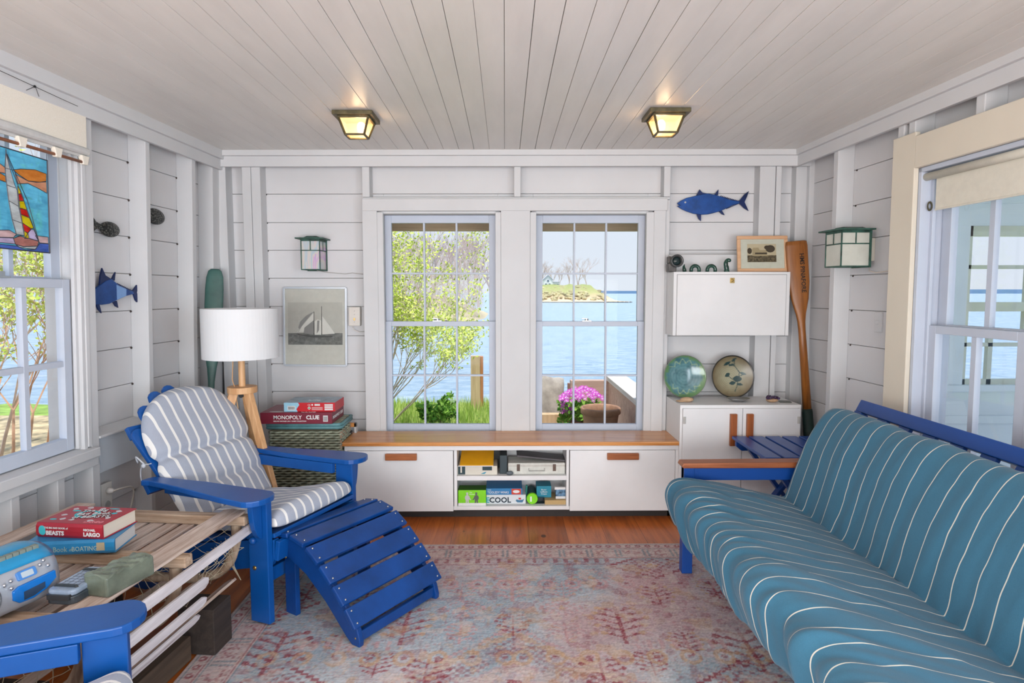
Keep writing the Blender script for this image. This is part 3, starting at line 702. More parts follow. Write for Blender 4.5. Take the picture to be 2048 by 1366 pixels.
MILK = paint('milky_glass', srgb(206, 208, 198), .25, .05, 12, 0)
def irid():
    m_, nt, b = base('iridescent_glass', .15, .8); n = _noise(nt, _coord(nt, (18, 1, 3)), 1.6, 3, .6, 1.2)
    nt.links.new(_ramp(nt, n, [(.25, srgb(150, 190, 220)), (.42, srgb(190, 200, 206)), (.52, srgb(214, 206, 196)), (.62, srgb(206, 170, 212)), (.78, srgb(150, 176, 220))]), b.inputs['Base Color']); return m_
IRID = irid()
def sconce(M, w, d, h, label, mat, arm):
    """lantern in its own frame: x across, y out of the wall, z up from its base"""
    E = thing('wall_lantern', label, 'lamp', M=M, group='green wall lanterns')
    m = MB(); s_ = .006
    for x in (-w/2, w/2-s_):
        for y in (0, d-s_): m.box(x, x+s_, y, y+s_, 0, h)
    for z in (0, h*.62, h-.012): zz = .012 if z > h*.8 else .006; m.box(-w/2, w/2, d-s_, d, z, z+zz); m.box(-w/2, -w/2+s_, 0, d, z, z+zz); m.box(w/2-s_, w/2, 0, d, z, z+zz)
    m.box(-.003, .003, d-s_, d, h*.62, h); m.box(-w/2, -w/2+.004, d*.5-.003, d*.5+.003, h*.62, h); m.box(w/2-.004, w/2, d*.5-.003, d*.5+.003, h*.62, h)
    m.box(-w/2-.004, w/2+.004, -.004, .004, -.003, h); m.build('lantern_frame', GREEN, E, bevel=.0008)
    m = MB(); o_ = .025; m.box(-w/2-o_, w/2+o_, -.01, d+o_, h, h+.008); m.prism([(-w/2, h+.008), (w/2, h+.008), (w/4, h+.02), (-w/4, h+.02)], 'xz', .02, d*.8); m.build('cap', GREEN, E, bevel=.001)
    m = MB(); m.box(-w/2+.003, w/2-.003, .005, d-.0035, .004, h-.004); m.build('lamp_glass', mat, E)
    if arm:
        m = MB(); m.box(-.04, .035, -.045, -.004, .03, h-.035); m.build('mounting_box', paint('cream_box', srgb(226, 220, 206), .5, .03, 3), E, bevel=.003)
    return E
x1, x2 = bxx(602, 540, .04), bxx(641, 540, .04); zb, zt = bz(540, 620, .04), bz(478, 620, .04)
sconce(FB @ T((x1+x2)/2, -.09, zb), abs(x1-x2), .13, zt-zb, 'green metal wall lantern with iridescent glass above the schooner picture', IRID, False)
sconce(FR @ T(-.575, -.045, 1.425), .145, .15, .18, 'green metal wall lantern with milky glass on the right wall', MILK, True)
m = MB(); P0 = [FR @ Vector(p) for p in ((-.61, -.07, 1.43), (-.62, -.06, 1.405), (-.66, -.07, 1.395), (-.72, -.082, 1.40), (-.80, -.085, 1.41))]
m.tube(P0, .003, 6); tag(m.build('electric_cord', flat('cream_cord', srgb(216, 206, 196), .5), smooth=True), 'short cream cord below the lantern on the right wall', 'cord')
m = MB(); m.tube([FB @ loc(FB, *p, -.083) for p in ((634, 541), (655, 545), (690, 548), (705, 546), (728, 549))], .0022, 5); tag(m.build('electric_cord', flat('grey_cord', srgb(180, 176, 172), .5), smooth=True), 'thin white cord running right from the lantern above the schooner picture', 'cord')
# flat shape on a wall from an outline measured in picture points
def shape(m, F, pts, d0, d1, base_=None):
    """prism of an outline lying in frame F between depths d0 and d1"""
    L = [loc(F, x, y, d1) for x, y in pts]; m.prism([(p.x, p.z) for p in L], 'xz', d0, d1); return m
def Z(s_, ox, oy, pts): return [(ox+x/s_, oy+y/s_) for x, y in pts]
# schooner picture
D = -.072
E = thing('picture_frame', 'thin silver framed black and white photograph of a schooner', 'picture', M=FB, group='framed pictures')
q = lambda pts: Z(4.555, 550, 450, pts)
m = MB(); shape(m, FB, q([(80, 572), (645, 574), (650, 1282), (86, 1276)]), -.09, D-.004); m.build('mount_board', flat('mount_cream', srgb(206, 206, 200), .7), E)
m = MB()
for a, b_ in (((80, 572), (645, 574)), ((645, 574), (650, 1282)), ((650, 1282), (86, 1276)), ((86, 1276), (80, 572))):
    A, B = [loc(FB, *p, D) for p in q([a, b_])]; m.bar(A, B, .012, .010, (0, 1, 0))
m.build('frame', ALU, E, bevel=.001)
PH = E
def pic(name, pts, col, d, par, F=FB, rough=.6):
    mm = MB(); shape(mm, F, pts, d-.0006, d); return mm.build(name, col, par)
gr = lambda v, w=0: flat('grey_%d' % v, srgb(v, v, max(0, v-w)), .6)
pic('photograph', q([(116, 705), (613, 705), (616, 1092), (120, 1090)]), gr(192, 6), D-.003, E)
m = MB(); m.cur = 0
sea = paint('photo_sea', srgb(124, 126, 124), .6, .25, 60, 0)
m = MB(); shape(m, FB, q([(120, 985), (615, 985), (616, 1092), (120, 1090)]), D-.003, D-.0024); m.build('photograph_sea', sea, E)
s1 = MB()
for pts in ([(352, 800), (355, 870), (262, 975), (218, 975), (240, 930), (300, 860)], [(430, 830), (470, 880), (545, 990), (430, 998)], [(360, 880), (385, 860), (420, 870), (422, 1000), (360, 1000)]): shape(s1, FB, q(pts), D-.003, D-.0018)
s1.build('sails', gr(224, 4), E)
s2 = MB()
for pts in ([(212, 935), (230, 880), (285, 825), (352, 790), (300, 850), (255, 905), (225, 950)], [(268, 935), (352, 868), (350, 1000), (260, 985)], [(385, 870), (405, 870), (400, 960), (380, 990)]): shape(s2, FB, q(pts), D-.003, D-.0014)
s2.build('shaded_sails', gr(148), E)
s3 = MB()
for pts in ([(200, 985), (240, 1000), (430, 1010), (530, 1008), (520, 1022), (330, 1025), (210, 1000)], [(352, 790), (356, 790), (358, 1005), (352, 1005)], [(422, 740), (426, 740), (428, 1005), (424, 1005)]): shape(s3, FB, q(pts), D-.003, D-.001)
s3.build('hull_and_masts', gr(86), E)
m = MB(); shape(m, FB, q([(90, 582), (635, 584), (640, 1272), (94, 1268)]), D-.0009, D-.0001); m.build('picture_glass', PICGL, E)
# control box on the wall
E = thing('wall_control', 'small white wall control box right of the schooner picture', 'switch', M=FB)
m = MB(); shape(m, FB, [(697, 614), (720, 614), (720, 652), (697, 652)], -.09, -.045); m.build('box', paint('ivory_plastic', srgb(218, 212, 204), .4, .02, 5, .05), E, bevel=.004)
m = MB(); shape(m, FB, [(707, 636), (710, 636), (710, 641), (707, 641)], -.046, -.041); m.build('switch_button', BRASS, E)
m = MB()
for y in (622, 644, 629): p = loc(FB, 708.5, y, -.044); m.ball((p.x, -.045, p.z), .0025, 6, 4)
m.build('screws', STEEL, E)
m = MB(); m.tube([FB @ loc(FB, *p, d) for p, d in (((706, 653), -.06), ((708, 660), -.06), ((718, 664), -.075), ((730, 663), -.082))], .003, 6); tag(m.build('electric_cord', flat('white_cord', srgb(220, 214, 208), .5), smooth=True), 'white cord under the small wall control box', 'cord')
# blue tin tuna
TIN = paint('blue_tin', srgb(24, 74, 146), .3, .18, 18, .4, metal=.35)
TIN2 = paint('dark_blue_tin', srgb(18, 40, 92), .35, .2, 20, .3, metal=.3)
E = thing('fish_ornament', 'flat blue tin tuna on the back wall above the white wall cabinet', 'ornament', M=FB, group='fish wall ornaments')
q = lambda pts: Z(4.138, 1310, 350, pts)
m = MB(); shape(m, FB, q([(185, 232), (215, 212), (260, 190), (335, 172), (400, 158), (440, 152), (500, 163), (560, 182), (620, 204), (700, 216), (700, 234), (640, 252), (600, 272), (550, 296), (490, 314), (440, 325), (383, 328), (320, 320), (260, 300), (215, 278), (183, 256), (208, 250), (186, 240)]), -.072, -.060); m.build('body', TIN, E, bevel=.003)
m = MB()
for pts in ([(340, 174), (370, 118), (392, 144), (440, 155), (395, 162)], [(492, 163), (510, 138), (527, 118), (524, 166)], [(345, 326), (383, 326), (382, 382), (362, 365)], [(530, 303), (556, 294), (578, 333), (556, 325)], [(696, 214), (740, 160), (779, 132), (762, 180), (742, 224), (760, 262), (776, 298), (738, 275), (697, 236)]): mf = MB(); shape(mf, FB, q(pts), -.070, -.062); mf.build('fin', TIN2, E, bevel=.001)
m = MB()
for k in range(12): shape(m, FB, q([(540+k*13, 178+k*3.4), (549+k*13, 168+k*3.8), (552+k*13, 184+k*3.2)]), -.07, -.063); shape(m, FB, q([(590+k*9, 276-k*3.6), (597+k*9, 282-k*4), (600+k*9, 270-k*3.4)]), -.07, -.063)
m.build('finlets', TIN2, E)
m = MB(); p = loc(FB, *q([(251, 226)])[0], -.06); m.ball((p.x, -.06, p.z), (.006, .003, .006), 10, 6); m.build('eye', gr(190), E)
m = MB(); p = loc(FB, *q([(430, 240)])[0], -.06); m.box(p.x-.01, p.x+.01, -.092, -.07, p.z-.01, p.z+.01); m.build('hook', IRON, E)
# blue tin marlin on the left wall
E = thing('fish_ornament', 'blue tin marlin on the left wall beside the window', 'ornament', M=FL, group='fish wall ornaments')
q = lambda pts: Z(2.731, 0, 500, pts)
m = MB(); shape(m, FL, q([(470, 262), (500, 235), (530, 205), (580, 168), (612, 158), (650, 190), (700, 215), (728, 226), (733, 240), (690, 252), (640, 275), (600, 294), (560, 300), (520, 297), (495, 280)]), -.064, -.052); m.build('body', TIN, E, bevel=.003)
m = MB()
for pts in ([(545, 195), (550, 140), (560, 98), (578, 138), (612, 160), (580, 172)], [(612, 160), (624, 135), (633, 120), (628, 168)], [(724, 226), (750, 190), (777, 158), (768, 195), (748, 230), (760, 270), (766, 302), (742, 275), (730, 240)], [(620, 286), (640, 278), (648, 316), (634, 308)], [(526, 296), (545, 298), (557, 346), (538, 325)]): mf = MB(); shape(mf, FL, q(pts), -.062, -.054); mf.build('fin', TIN2, E, bevel=.001)
m = MB()
for k in range(10): shape(m, FL, q([(640+k*8.5, 188+k*4), (645+k*8.5, 181+k*4.2), (649+k*8.5, 192+k*4)]), -.062, -.055)
m.build('finlets', TIN2, E)
m = MB(); shape(m, FL, q([(637, 190), (690, 213), (690, 250), (640, 272)]), -.053, -.0512); m.build('pale_band', flat('pale_blue_tin', srgb(120, 160, 214), .25), E)
m = MB(); p = loc(FL, *q([(600, 230)])[0], -.06); m.box(p.x-.01, p.x+.01, -.092, -.062, p.z-.01, p.z+.01); m.build('hook', IRON, E)
SCALE = bpy.data.materials.new('fish_scales'); SCALE.use_nodes = True
nt = SCALE.node_tree; b = nt.nodes['Principled BSDF']; vo = nt.nodes.new('ShaderNodeTexVoronoi'); vo.inputs['Scale'].default_value = 90; nt.links.new(_coord(nt, (1, 1, 1.3)), vo.inputs['Vector'])
nt.links.new(_ramp(nt, vo.outputs['Distance'], [(.1, srgb(120, 120, 112)), (.6, srgb(44, 46, 46))]), b.inputs['Base Color']); b.inputs['Metallic'].default_value = .6; b.inputs['Roughness'].default_value = .4; _bump(nt, b, vo.outputs['Distance'], .8, .003)
def greyfish(c, r, tail, label):
    E = thing('fish_ornament', label, 'ornament', M=FL, group='fish wall ornaments'); m = MB()
    p = loc(FL, *c, -.06); m.ball((p.x, -.066, p.z), (r[0], .016, r[1]), 24, 14); m.build('body', SCALE, E, smooth=True)
    m = MB(); L = [loc(FL, *t_, -.06) for t_ in tail]; m.prism([(v.x, v.z) for v in L], 'xz', -.070, -.060); m.build('tail', SCALE, E, bevel=.002)
    m = MB(); m.box(p.x-.008, p.x+.008, -.092, -.075, p.z-.008, p.z+.008); m.build('hook', IRON, E)
greyfish((222, 459), (.068, .036), Z(2.846, 0, 100, [(529, 946), (548, 975), (575, 992), (600, 990), (612, 1040), (575, 1018), (548, 1020), (530, 1040), (538, 992)]), 'grey scaly metal fish with forked tail, high on the left wall beside the window')
greyfish((312, 433), (.085, .042), [(300, 426), (294, 424), (294, 442), (300, 441)], 'round-headed grey metal fish half hidden behind a wall stud')
# outlet, plug and cord
E = thing('wall_outlet', 'ivory wall outlet with a plug on the left wall behind the books', 'outlet', M=FL)
m = MB(); m.box(.855, .925, -.03, -.018, .278, .415); m.box(.865, .915, -.09, -.03, .30, .40); m.build('cover_plate', paint('ivory_plate', srgb(214, 212, 206), .35, .02, 4, .03), E, bevel=.003)
m = MB(); m.lathe([(0, .004), (.017, .004), (.018, 0)], 16, T(.89, -.018, .312) @ RX(-90)); m.build('socket', flat('socket_grey', srgb(170, 170, 168), .4), E)
E2 = thing('power_plug', 'white plug and curving cord in the wall outlet', 'plug', M=FL)
m = MB(); m.lathe([(0, .028), (.008, .028), (.013, .016), (.014, 0), (0, 0)], 14, T(.888, -.017, .378) @ RX(-90)); m.build('plug', flat('plug_white', srgb(216, 214, 210), .4), E2, smooth=True)
m = MB(); m.tube(smoothcurve([(.888, .010, .378), (.86, .03, .382), (.80, .04, .37), (.775, .03, .32), (.775, .0, .2), (.78, -.03, .06)], 5), .004, 6); m.build('cord', flat('cord_white', srgb(206, 200, 190), .5), E2, smooth=True)
E = thing('light_switch', 'white light switch on the right wall below the lantern', 'switch', M=FR)
m = MB(); m.box(-.70, -.645, -.09, -.080, 1.10, 1.20); m.build('cover_plate', WHITE, E, bevel=.002); m = MB(); m.box(-.68, -.665, -.081, -.068, 1.14, 1.16); m.build('toggle', WHITE, E)
# ------------------------------------------------------------------ left window: roman shade, stained glass
FAB = bpy.data.materials.new('linen_shade'); FAB.use_nodes = True; nt = FAB.node_tree; b = nt.nodes['Principled BSDF']
n = _noise(nt, _coord(nt), 260, 3, .7); nt.links.new(_ramp(nt, n, [(.3, srgb(232, 224, 208)), (.7, srgb(244, 238, 226))]), b.inputs['Base Color']); b.inputs['Roughness'].default_value = .9; b.inputs['Transmission Weight'].default_value = 0
E = thing('roman_shade', 'cream linen roman shade gathered at the top of the left window', 'shade', M=FL)
m = MB(); m.box(1.016, 2.38, .012, .020, 1.905, 2.052); m.build('fabric', FAB, E, bevel=.003)
m = MB(); m.tube([(1.012, .012, 1.895), (1.4, .016, 1.898), (2.38, .012, 1.895)], [.019, .021, .019], 12, flat=.9); m.box(1.018, 2.38, .006, .012, 1.868, 1.90); m.build('gathered_hem', paint('shade_hem', srgb(206, 206, 204), .9, .04, 40, .2), E, smooth=False)
for x in (1.03, 1.18, 1.355, 1.53, 1.71, 1.89, 2.07, 2.25): m = MB(); m.prism([(x-.022, 1.875), (x+.022, 1.875), (x+.012, 1.838), (x-.012, 1.838)], 'xz', .005, .024); m.build('tab', FAB, E, bevel=.002)
m = MB(); m.tube([(1.035, .014, 1.848), (2.38, .014, 1.848)], .0065, 10); m.build('dowel', HANDX, E, smooth=True)
m = MB(); m.ball((1.30, .03, 2.075), .005, 8, 6); m.tube([(1.30, .032, 2.075), (1.335, .025, 2.05)], .001, 4); m.tube([(1.30, .032, 2.075), (1.275, .025, 2.045)], .001, 4); m.tube([(1.1, .046, 2.06), (1.5, .046, 2.075), (2.4, .045, 2.07)], .0012, 4)
m.build('cord', IRON, E)
def stained(name, c, clear=False):
    m_ = bpy.data.materials.new(name); m_.use_nodes = True; nt = m_.node_tree; nt.nodes.clear(); o = nt.nodes.new('ShaderNodeOutputMaterial')
    t = nt.nodes.new('ShaderNodeBsdfTransparent'); d = nt.nodes.new('ShaderNodeBsdfTranslucent'); df = nt.nodes.new('ShaderNodeBsdfDiffuse'); a = nt.nodes.new('ShaderNodeMixShader'); e = nt.nodes.new('ShaderNodeMixShader'); a.inputs[0].default_value = .35 if clear else 1.0; e.inputs[0].default_value = .25 if clear else .5
    n = _noise(nt, _coord(nt, (1, 1, 3)), 14, 4, .6); col = _ramp(nt, n, [(.35, tuple(x*.8 for x in c)), (.65, tuple(min(1, x*1.15+.03) for x in c))])
    for s_ in (d, df): nt.links.new(col, s_.inputs[0])
    t.inputs[0].default_value = (*[x**.5 for x in c], 1)
    nt.links.new(t.outputs[0], a.inputs[1]); nt.links.new(d.outputs[0], a.inputs[2]); nt.links.new(a.outputs[0], e.inputs[1]); nt.links.new(df.outputs[0], e.inputs[2]); nt.links.new(e.outputs[0], o.inputs[0]); return m_
SG = {k: stained('stained_'+k, srgb(*v), k == 'sky') for k, v in dict(sky=(132, 216, 246), orange=(255, 160, 70), peach=(255, 186, 150), white=(226, 226, 224), yellow=(255, 222, 20), red=(236, 50, 40), hull=(216, 150, 140), sea=(96, 130, 214), pink=(244, 206, 204), lilac=(232, 214, 240)).items()}
E = thing('stained_glass_panel', 'stained glass panel of a sailboat hanging in the left window', 'panel', M=FL)
q = lambda pts: Z(4.267, 0, 240, pts)
DS = 0.0
A_, B_, C_, D_ = (1.213, 1.455), (1.213, 1.818), (1.62, 1.83), (1.62, 1.462)
m = MB(); m.prism([A_, B_, C_, D_], 'xz', DS-.004, DS-.002); m.build('sky_glass', SG['sky'], E)
pieces = [('orange', [(115, 425), (180, 418), (300, 425), (395, 460), (395, 522), (340, 530), (240, 520), (150, 460)]), ('peach', [(130, 462), (240, 522), (310, 532), (395, 528), (400, 625), (320, 580), (240, 542), (155, 545)]), ('peach', [(-170, 330), (-60, 340), (0, 372), (45, 408), (45, 455), (0, 448), (-60, 450), (-170, 420)]), ('orange', [(-170, 430), (-60, 455), (0, 452), (45, 480), (50, 530), (0, 512), (-170, 480)]),
 ('white', [(50, 285), (42, 420), (58, 560), (75, 690), (105, 850), (140, 975), (205, 985), (185, 870), (158, 740), (145, 600), (120, 540), (85, 420)]),
 ('yellow', [(150, 565), (175, 600), (183, 628), (155, 632)]), ('red', [(156, 633), (185, 630), (205, 690), (162, 690)]), ('yellow', [(162, 692), (205, 692), (228, 767), (168, 750)]), ('red', [(168, 752), (228, 768), (250, 835), (178, 805)]), ('yellow', [(178, 806), (250, 836), (286, 922), (265, 928), (190, 877)]), ('red', [(190, 878), (265, 928), (235, 968), (205, 945)]), ('yellow', [(205, 946), (238, 966), (246, 1010), (208, 1012)]), ('lilac', [(238, 964), (268, 930), (290, 940), (328, 1032), (248, 1010)]),
 ('pink', [(-170, 930), (0, 940), (80, 940), (140, 975), (115, 1003), (0, 1000), (-170, 990)]), ('lilac', [(-170, 992), (0, 1002), (112, 1008), (130, 1058), (0, 1046), (-170, 1040)]), ('pink', [(300, 986), (410, 1000), (413, 1055), (338, 1048)]),
 ('hull', [(115, 1010), (170, 990), (330, 1036), (320, 1075), (200, 1080), (130, 1060)]), ('white', [(135, 1062), (200, 1082), (320, 1077), (300, 1104), (165, 1086)]), ('sea', [(-170, 1045), (0, 1060), (140, 1075), (210, 1106), (300, 1106), (338, 1052), (415, 1058), (418, 1132), (200, 1116), (0, 1092), (-170, 1080)])]
for k, pts in pieces:
    m = MB(); shape(m, FL, q(pts), DS-.0018, DS+.0002); m.build('glass_piece', SG[k], E)
m = MB()
for k, pts in pieces:
    P0 = [loc(FL, *p, DS) for p in q(pts)]
    for i in range(len(P0)): m.tube([P0[i], P0[(i+1) % len(P0)]], .0013, 5)
for a, b_ in (((50, 250), (52, 285)), ((52, 285), (330, 1035)), ((60, 290), (235, 690)), ((235, 690), (330, 1030)), ((60, 555), (130, 580)), ((78, 690), (155, 735)), ((105, 850), (185, 880)), ((120, 990), (205, 985)), ((210, 1012), (240, 965)), ((45, 410), (120, 430)), ((0, 1000), (-170, 990))):
    P0 = [loc(FL, *p, DS) for p in q([a, b_])]; m.tube(P0, .0013, 5)
for a, b_ in ((A_, B_), (B_, C_), (C_, D_), (D_, A_)): m.tube([(a[0], DS, a[1]), (b_[0], DS, b_[1])], .0022, 6)
m.tube([(1.216, DS, 1.818), (1.224, .008, 1.842)], .001, 4); m.tube([(1.6, DS, 1.83), (1.6, .008, 1.842)], .001, 4)
m.build('lead_lines', flat('lead', srgb(46, 46, 60), .4), E)
# roller blind of the right window
E = thing('roller_blind', 'rolled up cream roller blind at the top of the right window', 'blind', M=FR)
CREAM = paint('blind_fabric', srgb(222, 218, 204), .8, .03, 30, .1)
m = MB(); m.tube([(-1.045, -.022, 1.79), (-2.0, -.022, 1.79)], .017, 14); m.build('roller', CREAM, E, smooth=True)
m = MB(); m.box(-1.095, -1.96, -.036, -.033, 1.645, 1.79); m.tube([(-1.095, -.034, 1.647), (-1.96, -.034, 1.647)], .0045, 8); m.build('fabric', CREAM, E)
m = MB(); m.lathe([(.010, -.002), (.016, -.002), (.016, .002), (.010, .002)], 16, T(-1.066, -.03, 1.665) @ RY(90) @ Matrix.Diagonal((1.3, .7, 1, 1)), closed=True); m.tube([(-1.045, -.022, 1.79), (-1.03, -.022, 1.79)], .006, 8); m.build('bracket', BRONZE, E)
# ------------------------------------------------------------------ window bench with its shelf
def fx(px, Y): return atY(px, 700, Y).x
def fz(py, Y, px=1010): return atY(px, py, Y).z
def rect(px0, px1, py0, py1, Y):
    return fx(px0, Y), fx(px1, Y), fz(py1, Y), fz(py0, Y)
BY = 3.49; BT = .437
E = thing('window_bench', 'long low white cabinet with an open middle shelf under the front windows', 'cabinet', loc=(0, 0, 0))
xl, xr = fx(686, BY), fx(1360, BY); zb = fz(1020, BY); z1, z2 = fz(899, BY), fz(893.5, BY)
xa, xb = fx(906, BY), fx(1140, BY); xa2, xb2 = fx(912.5, BY), fx(1134.5, BY)
m = MB(); m.box(xl, xr, BY, 3.74, BT-.026, BT-.003); m.box(xl, xl+.018, BY, 3.74, zb, BT-.026); m.box(xr-.018, xr, BY, 3.74, zb, BT-.026)
m.box(xa, xa2, BY-.001, 3.74, zb, BT-.026); m.box(xb2, xb, BY-.001, 3.74, zb, BT-.026); m.box(xl, xr, BY, 3.74, zb, zb+.022); m.box(xl, xr, 3.73, 3.745, zb, BT-.01)
zs0, zs1 = fz(961, BY), fz(952, BY); m.box(xa2, xb2, BY+.001, 3.73, zs0, zs1)
m.box(xl, xr, BY-.019, BY-.0005, z1, BT-.003); m.box(xl, xl+.018, BY-.019, BY-.0005, zb, z1); m.box(xr-.018, xr, BY-.019, BY-.0005, zb, z1)
m.build('carcass', CABW, E, bevel=.002)
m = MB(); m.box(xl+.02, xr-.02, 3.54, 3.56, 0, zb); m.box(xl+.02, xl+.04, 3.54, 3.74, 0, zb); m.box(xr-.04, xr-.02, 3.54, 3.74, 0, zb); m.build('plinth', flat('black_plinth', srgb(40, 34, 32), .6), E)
for a, b_, h0, h1 in ((xl+.020, xa-.003, 767, 831), (xb+.003, xr-.020, 1217, 1281)):
    m = MB(); m.box(a, b_, BY-.019, BY-.001, zb, z1-.002); d = m.build('door', CABW, E, bevel=.0015)
    m = MB(); hx0, hx1, hz0, hz1 = rect(h0, h1, 907, 920, BY-.03); m.box(hx0, hx1, BY-.04, BY-.0195, hz0, hz1); m.build('handle', HANDX, d, bevel=.003)
o = MB().box(fx(679, 3.46), fx(1363.5, 3.46), 3.458, 3.752, BT-.0015, BT+.021).build('bench_top', BENCHW, bevel=.005, seg=3)
tag(o, 'honey coloured wooden top along the window bench', 'worktop')
def item(name, label, cat, px0, px1, py0, py1, Y, depth, mat, z0=None, bevel=.001, rz=0, group=None):
    x0, x1, za, zb_ = rect(px0, px1, py0, py1, Y); h = zb_-za; z = za if z0 is None else z0
    E_ = thing(name, label, cat, loc=((x0+x1)/2, Y, z), rz=R(rz), group=group)
    w = (x1-x0)/2; b_ = MB().box(-w, w, 0, depth, 0, h).build('box', mat, E_, bevel=bevel); return E_, w, h
FLO = zb+.0225; SHF = zs1+.0005
OFFW = paint('off_white_card', srgb(216, 210, 196), .6, .05, 8)
E, w, h = item('puzzle_box', 'white game box with dark pictures under the yellow envelope', 'box', 913, 994, 934, 951.5, 3.515, .2, OFFW, SHF)
m = MB(); m.box(-w+.004, -w+.045, -.0008, 0, .002, h-.002); m.box(w-.085, w-.03, -.0008, 0, h*.5, h-.004); m.build('printed_picture', flat('dark_teal_print', srgb(44, 66, 72)), E)
m = MB(); m.prism([(w-.095, .004), (w-.08, .012), (w-.062, .018), (w-.07, .006)], 'xz', -.0008, 0); m.build('printed_bird', flat('teal_bird', srgb(40, 140, 170)), E)
m = MB(); m.prism([(-w+.018, h-.004), (-w+.026, h-.004), (-w+.026, .012), (-w+.018, .012)], 'xz', -.0014, -.0009); m.build('printed_shirt', flat('shirt_print', srgb(220, 214, 200)), E)
E = thing('envelope', 'yellow envelope on papers on the upper shelf', 'envelope', loc=(fx(951, 3.52), 3.50, SHF+h+.001))
m = MB(); m.box(-.100, .098, .0, .20, 0, .0045, T(0, 0, 0)); m.build('papers', flat('paper_white', srgb(224, 222, 226)), E)
m = MB(); m.prism([(.0, .005), (.20, .060), (.20, .064), (.0, .009)], 'yz', -.092, .100); m.build('envelope', flat('manila_yellow', srgb(236, 172, 16), .6), E, bevel=.001)
item('speaker', 'tall dark grey box standing beside the yellow envelope', 'box', 999, 1014, 911, 948, 3.53, .12, paint('dark_slate', srgb(52, 66, 72), .6, .1, 10), SHF, .003)
item('folder', 'black box behind the tall dark grey box on the upper shelf', 'box', 986, 1008, 902, 944, 3.66, .05, flat('near_black', srgb(26, 34, 34), .5), SHF)
E, w, h = item('metal_case', 'white rusty metal case with two latches on the upper shelf', 'case', 1016, 1132, 924, 946.5, 3.52, .15, paint('chipped_white_metal', srgb(208, 208, 200), .5, .08, 30, .3), SHF, .004)
m = MB(); m.box(-w-.001, w+.001, -.001, .151, h*.74, h*.755); m.build('lid_joint', flat('rust', srgb(120, 84, 56)), E)
for x in (-w*.64, w*.62): m = MB(); m.box(x-.009, x+.009, -.005, 0, h*.3, h*.9); m.box(x-.005, x+.005, -.007, -.005, h*.35, h*.6); m.build('latch', flat('rusty_latch', srgb(96, 76, 66), .5), E, bevel=.001)
m = MB(); m.tube([(-.045, -.003, h*.55), (-.045, -.012, h*.35), (.045, -.012, h*.35), (.045, -.003, h*.55)], .002, 6); m.build('handle', flat('grey_wire', srgb(160, 160, 156)), E)
E = thing('clipboard', 'long dark grey flat case lying tilted on the white metal case', 'case', loc=(fx(1082, 3.54), 3.54, SHF+h+.002))
m = MB(); m.box(-.14, .14, 0, .13, 0, .010, RY(6) @ T(0, 0, .014)); m.build('case', flat('dark_grey_plastic', srgb(84, 80, 84), .5), E, bevel=.003)
m = MB(); m.ball((fx(1019.5, 3.505), 3.502, SHF+.0125), (.021, .010, .0125), 18, 10); tag(m.build('puck', flat('slate_grey', srgb(88, 98, 104), .5), smooth=True), 'small round grey knob in front of the white metal case', 'knob')
# lower shelf
GRN = flat('lime_green_card', srgb(126, 214, 10), .5)
E, w, h = item('card_game', 'lime green game box with two men shaking hands', 'box', 914.5, 971, 979, 1010, 3.50, .09, GRN, FLO)
m = MB(); m.box(-w, w, 0, .09, h, h+.001); m.build('dark_top', flat('dark_green_print', srgb(52, 104, 20)), E)
m = MB(); m.box(-w-.0005, w+.0005, -.0006, .0, 0, .016); m.build('white_band', gr(226), E)
def man(cx, s_, mat_n):
    mm = MB(); P_ = [(-9, 0), (-8, 14), (-13, 26), (-10, 38), (-3, 42), (3, 42), (10, 38), (13, 28), (20, 18), (17, 14), (9, 22), (8, 10), (9, 0), (2, 0), (0, 14), (-2, 0)]
    mm.prism([(cx+s_*x*.0011, .016+y*.0011) for x, y in P_], 'xz', -.0012, -.0006); mm.ball((cx, -.0006, .016+.053), (.006, .0006, .0075), 12, 8); mm.box(cx-.006, cx+.006, -.0012, -.0006, .072, .0775); return mm.build('printed_man', mat_n, E)
man(-.028, 1, gr(190)); man(.024, -1, gr(92))
text('The\nAnswer', .010, gr(240), E, T(-.016, -.001, .074) @ FACEF)
E, w, h = item('board_game_box', 'white game box with COOL lettering, under the blue game box', 'box', 972, 1052, 985.5, 1003.5, 3.53, .19, paint('pale_box', srgb(214, 220, 224), .5, .03, 5), FLO)
COOLB = E; text('COOL', .044, flat('navy_print', srgb(26, 44, 60)), E, T(-w+.016, -.001, .008) @ FACEF, bold=.0012); text('E', .044, flat('teal_print', srgb(60, 160, 180)), E, T(-w-.004, -.001, .008) @ FACEF, bold=.0012)
m = MB(); m.prism([(.055, .018), (.065, .008), (.095, .008), (.105, .030), (.095, .024), (.075, .022), (.06, .026)], 'xz', -.001, 0); m.build('printed_boat', flat('steel_blue_print', srgb(70, 116, 150)), E)
m = MB(); m.box(.072, .086, -.0012, 0, .026, .036); m.build('printed_mark', flat('red_print', srgb(200, 60, 60)), E)
zt = FLO+h+.0005
E, w, h = item('board_game_box', 'blue game box lettered TIDDLEDY WINKS on the lower shelf', 'box', 971, 1045, 972, 984.5, 3.53, .19, flat('blue_card', srgb(38, 120, 176), .5), zt)
text('TIDDLEDY WINKS', .0185, gr(236), E, T(-w+.008, -.001, .008) @ FACEF, sx=.82); text('GAMES', .007, gr(236), E, T(-w+.008, -.001, .026) @ FACEF)
m = MB(); m.box(w-.062, w-.008, -.001, 0, .002, h-.002); m.build('printed_picture', flat('red_picture', srgb(206, 70, 50)), E)
m = MB(); m.ball((w-.035, -.001, h*.5), (.02, .0006, .009), 14, 6); m.build('printed_dish', gr(226), E)
E = thing('lidded_tube', 'round tub with a lime green lid on the lower shelf', 'tub', loc=(fx(1065, 3.53), 3.52, FLO+.033))
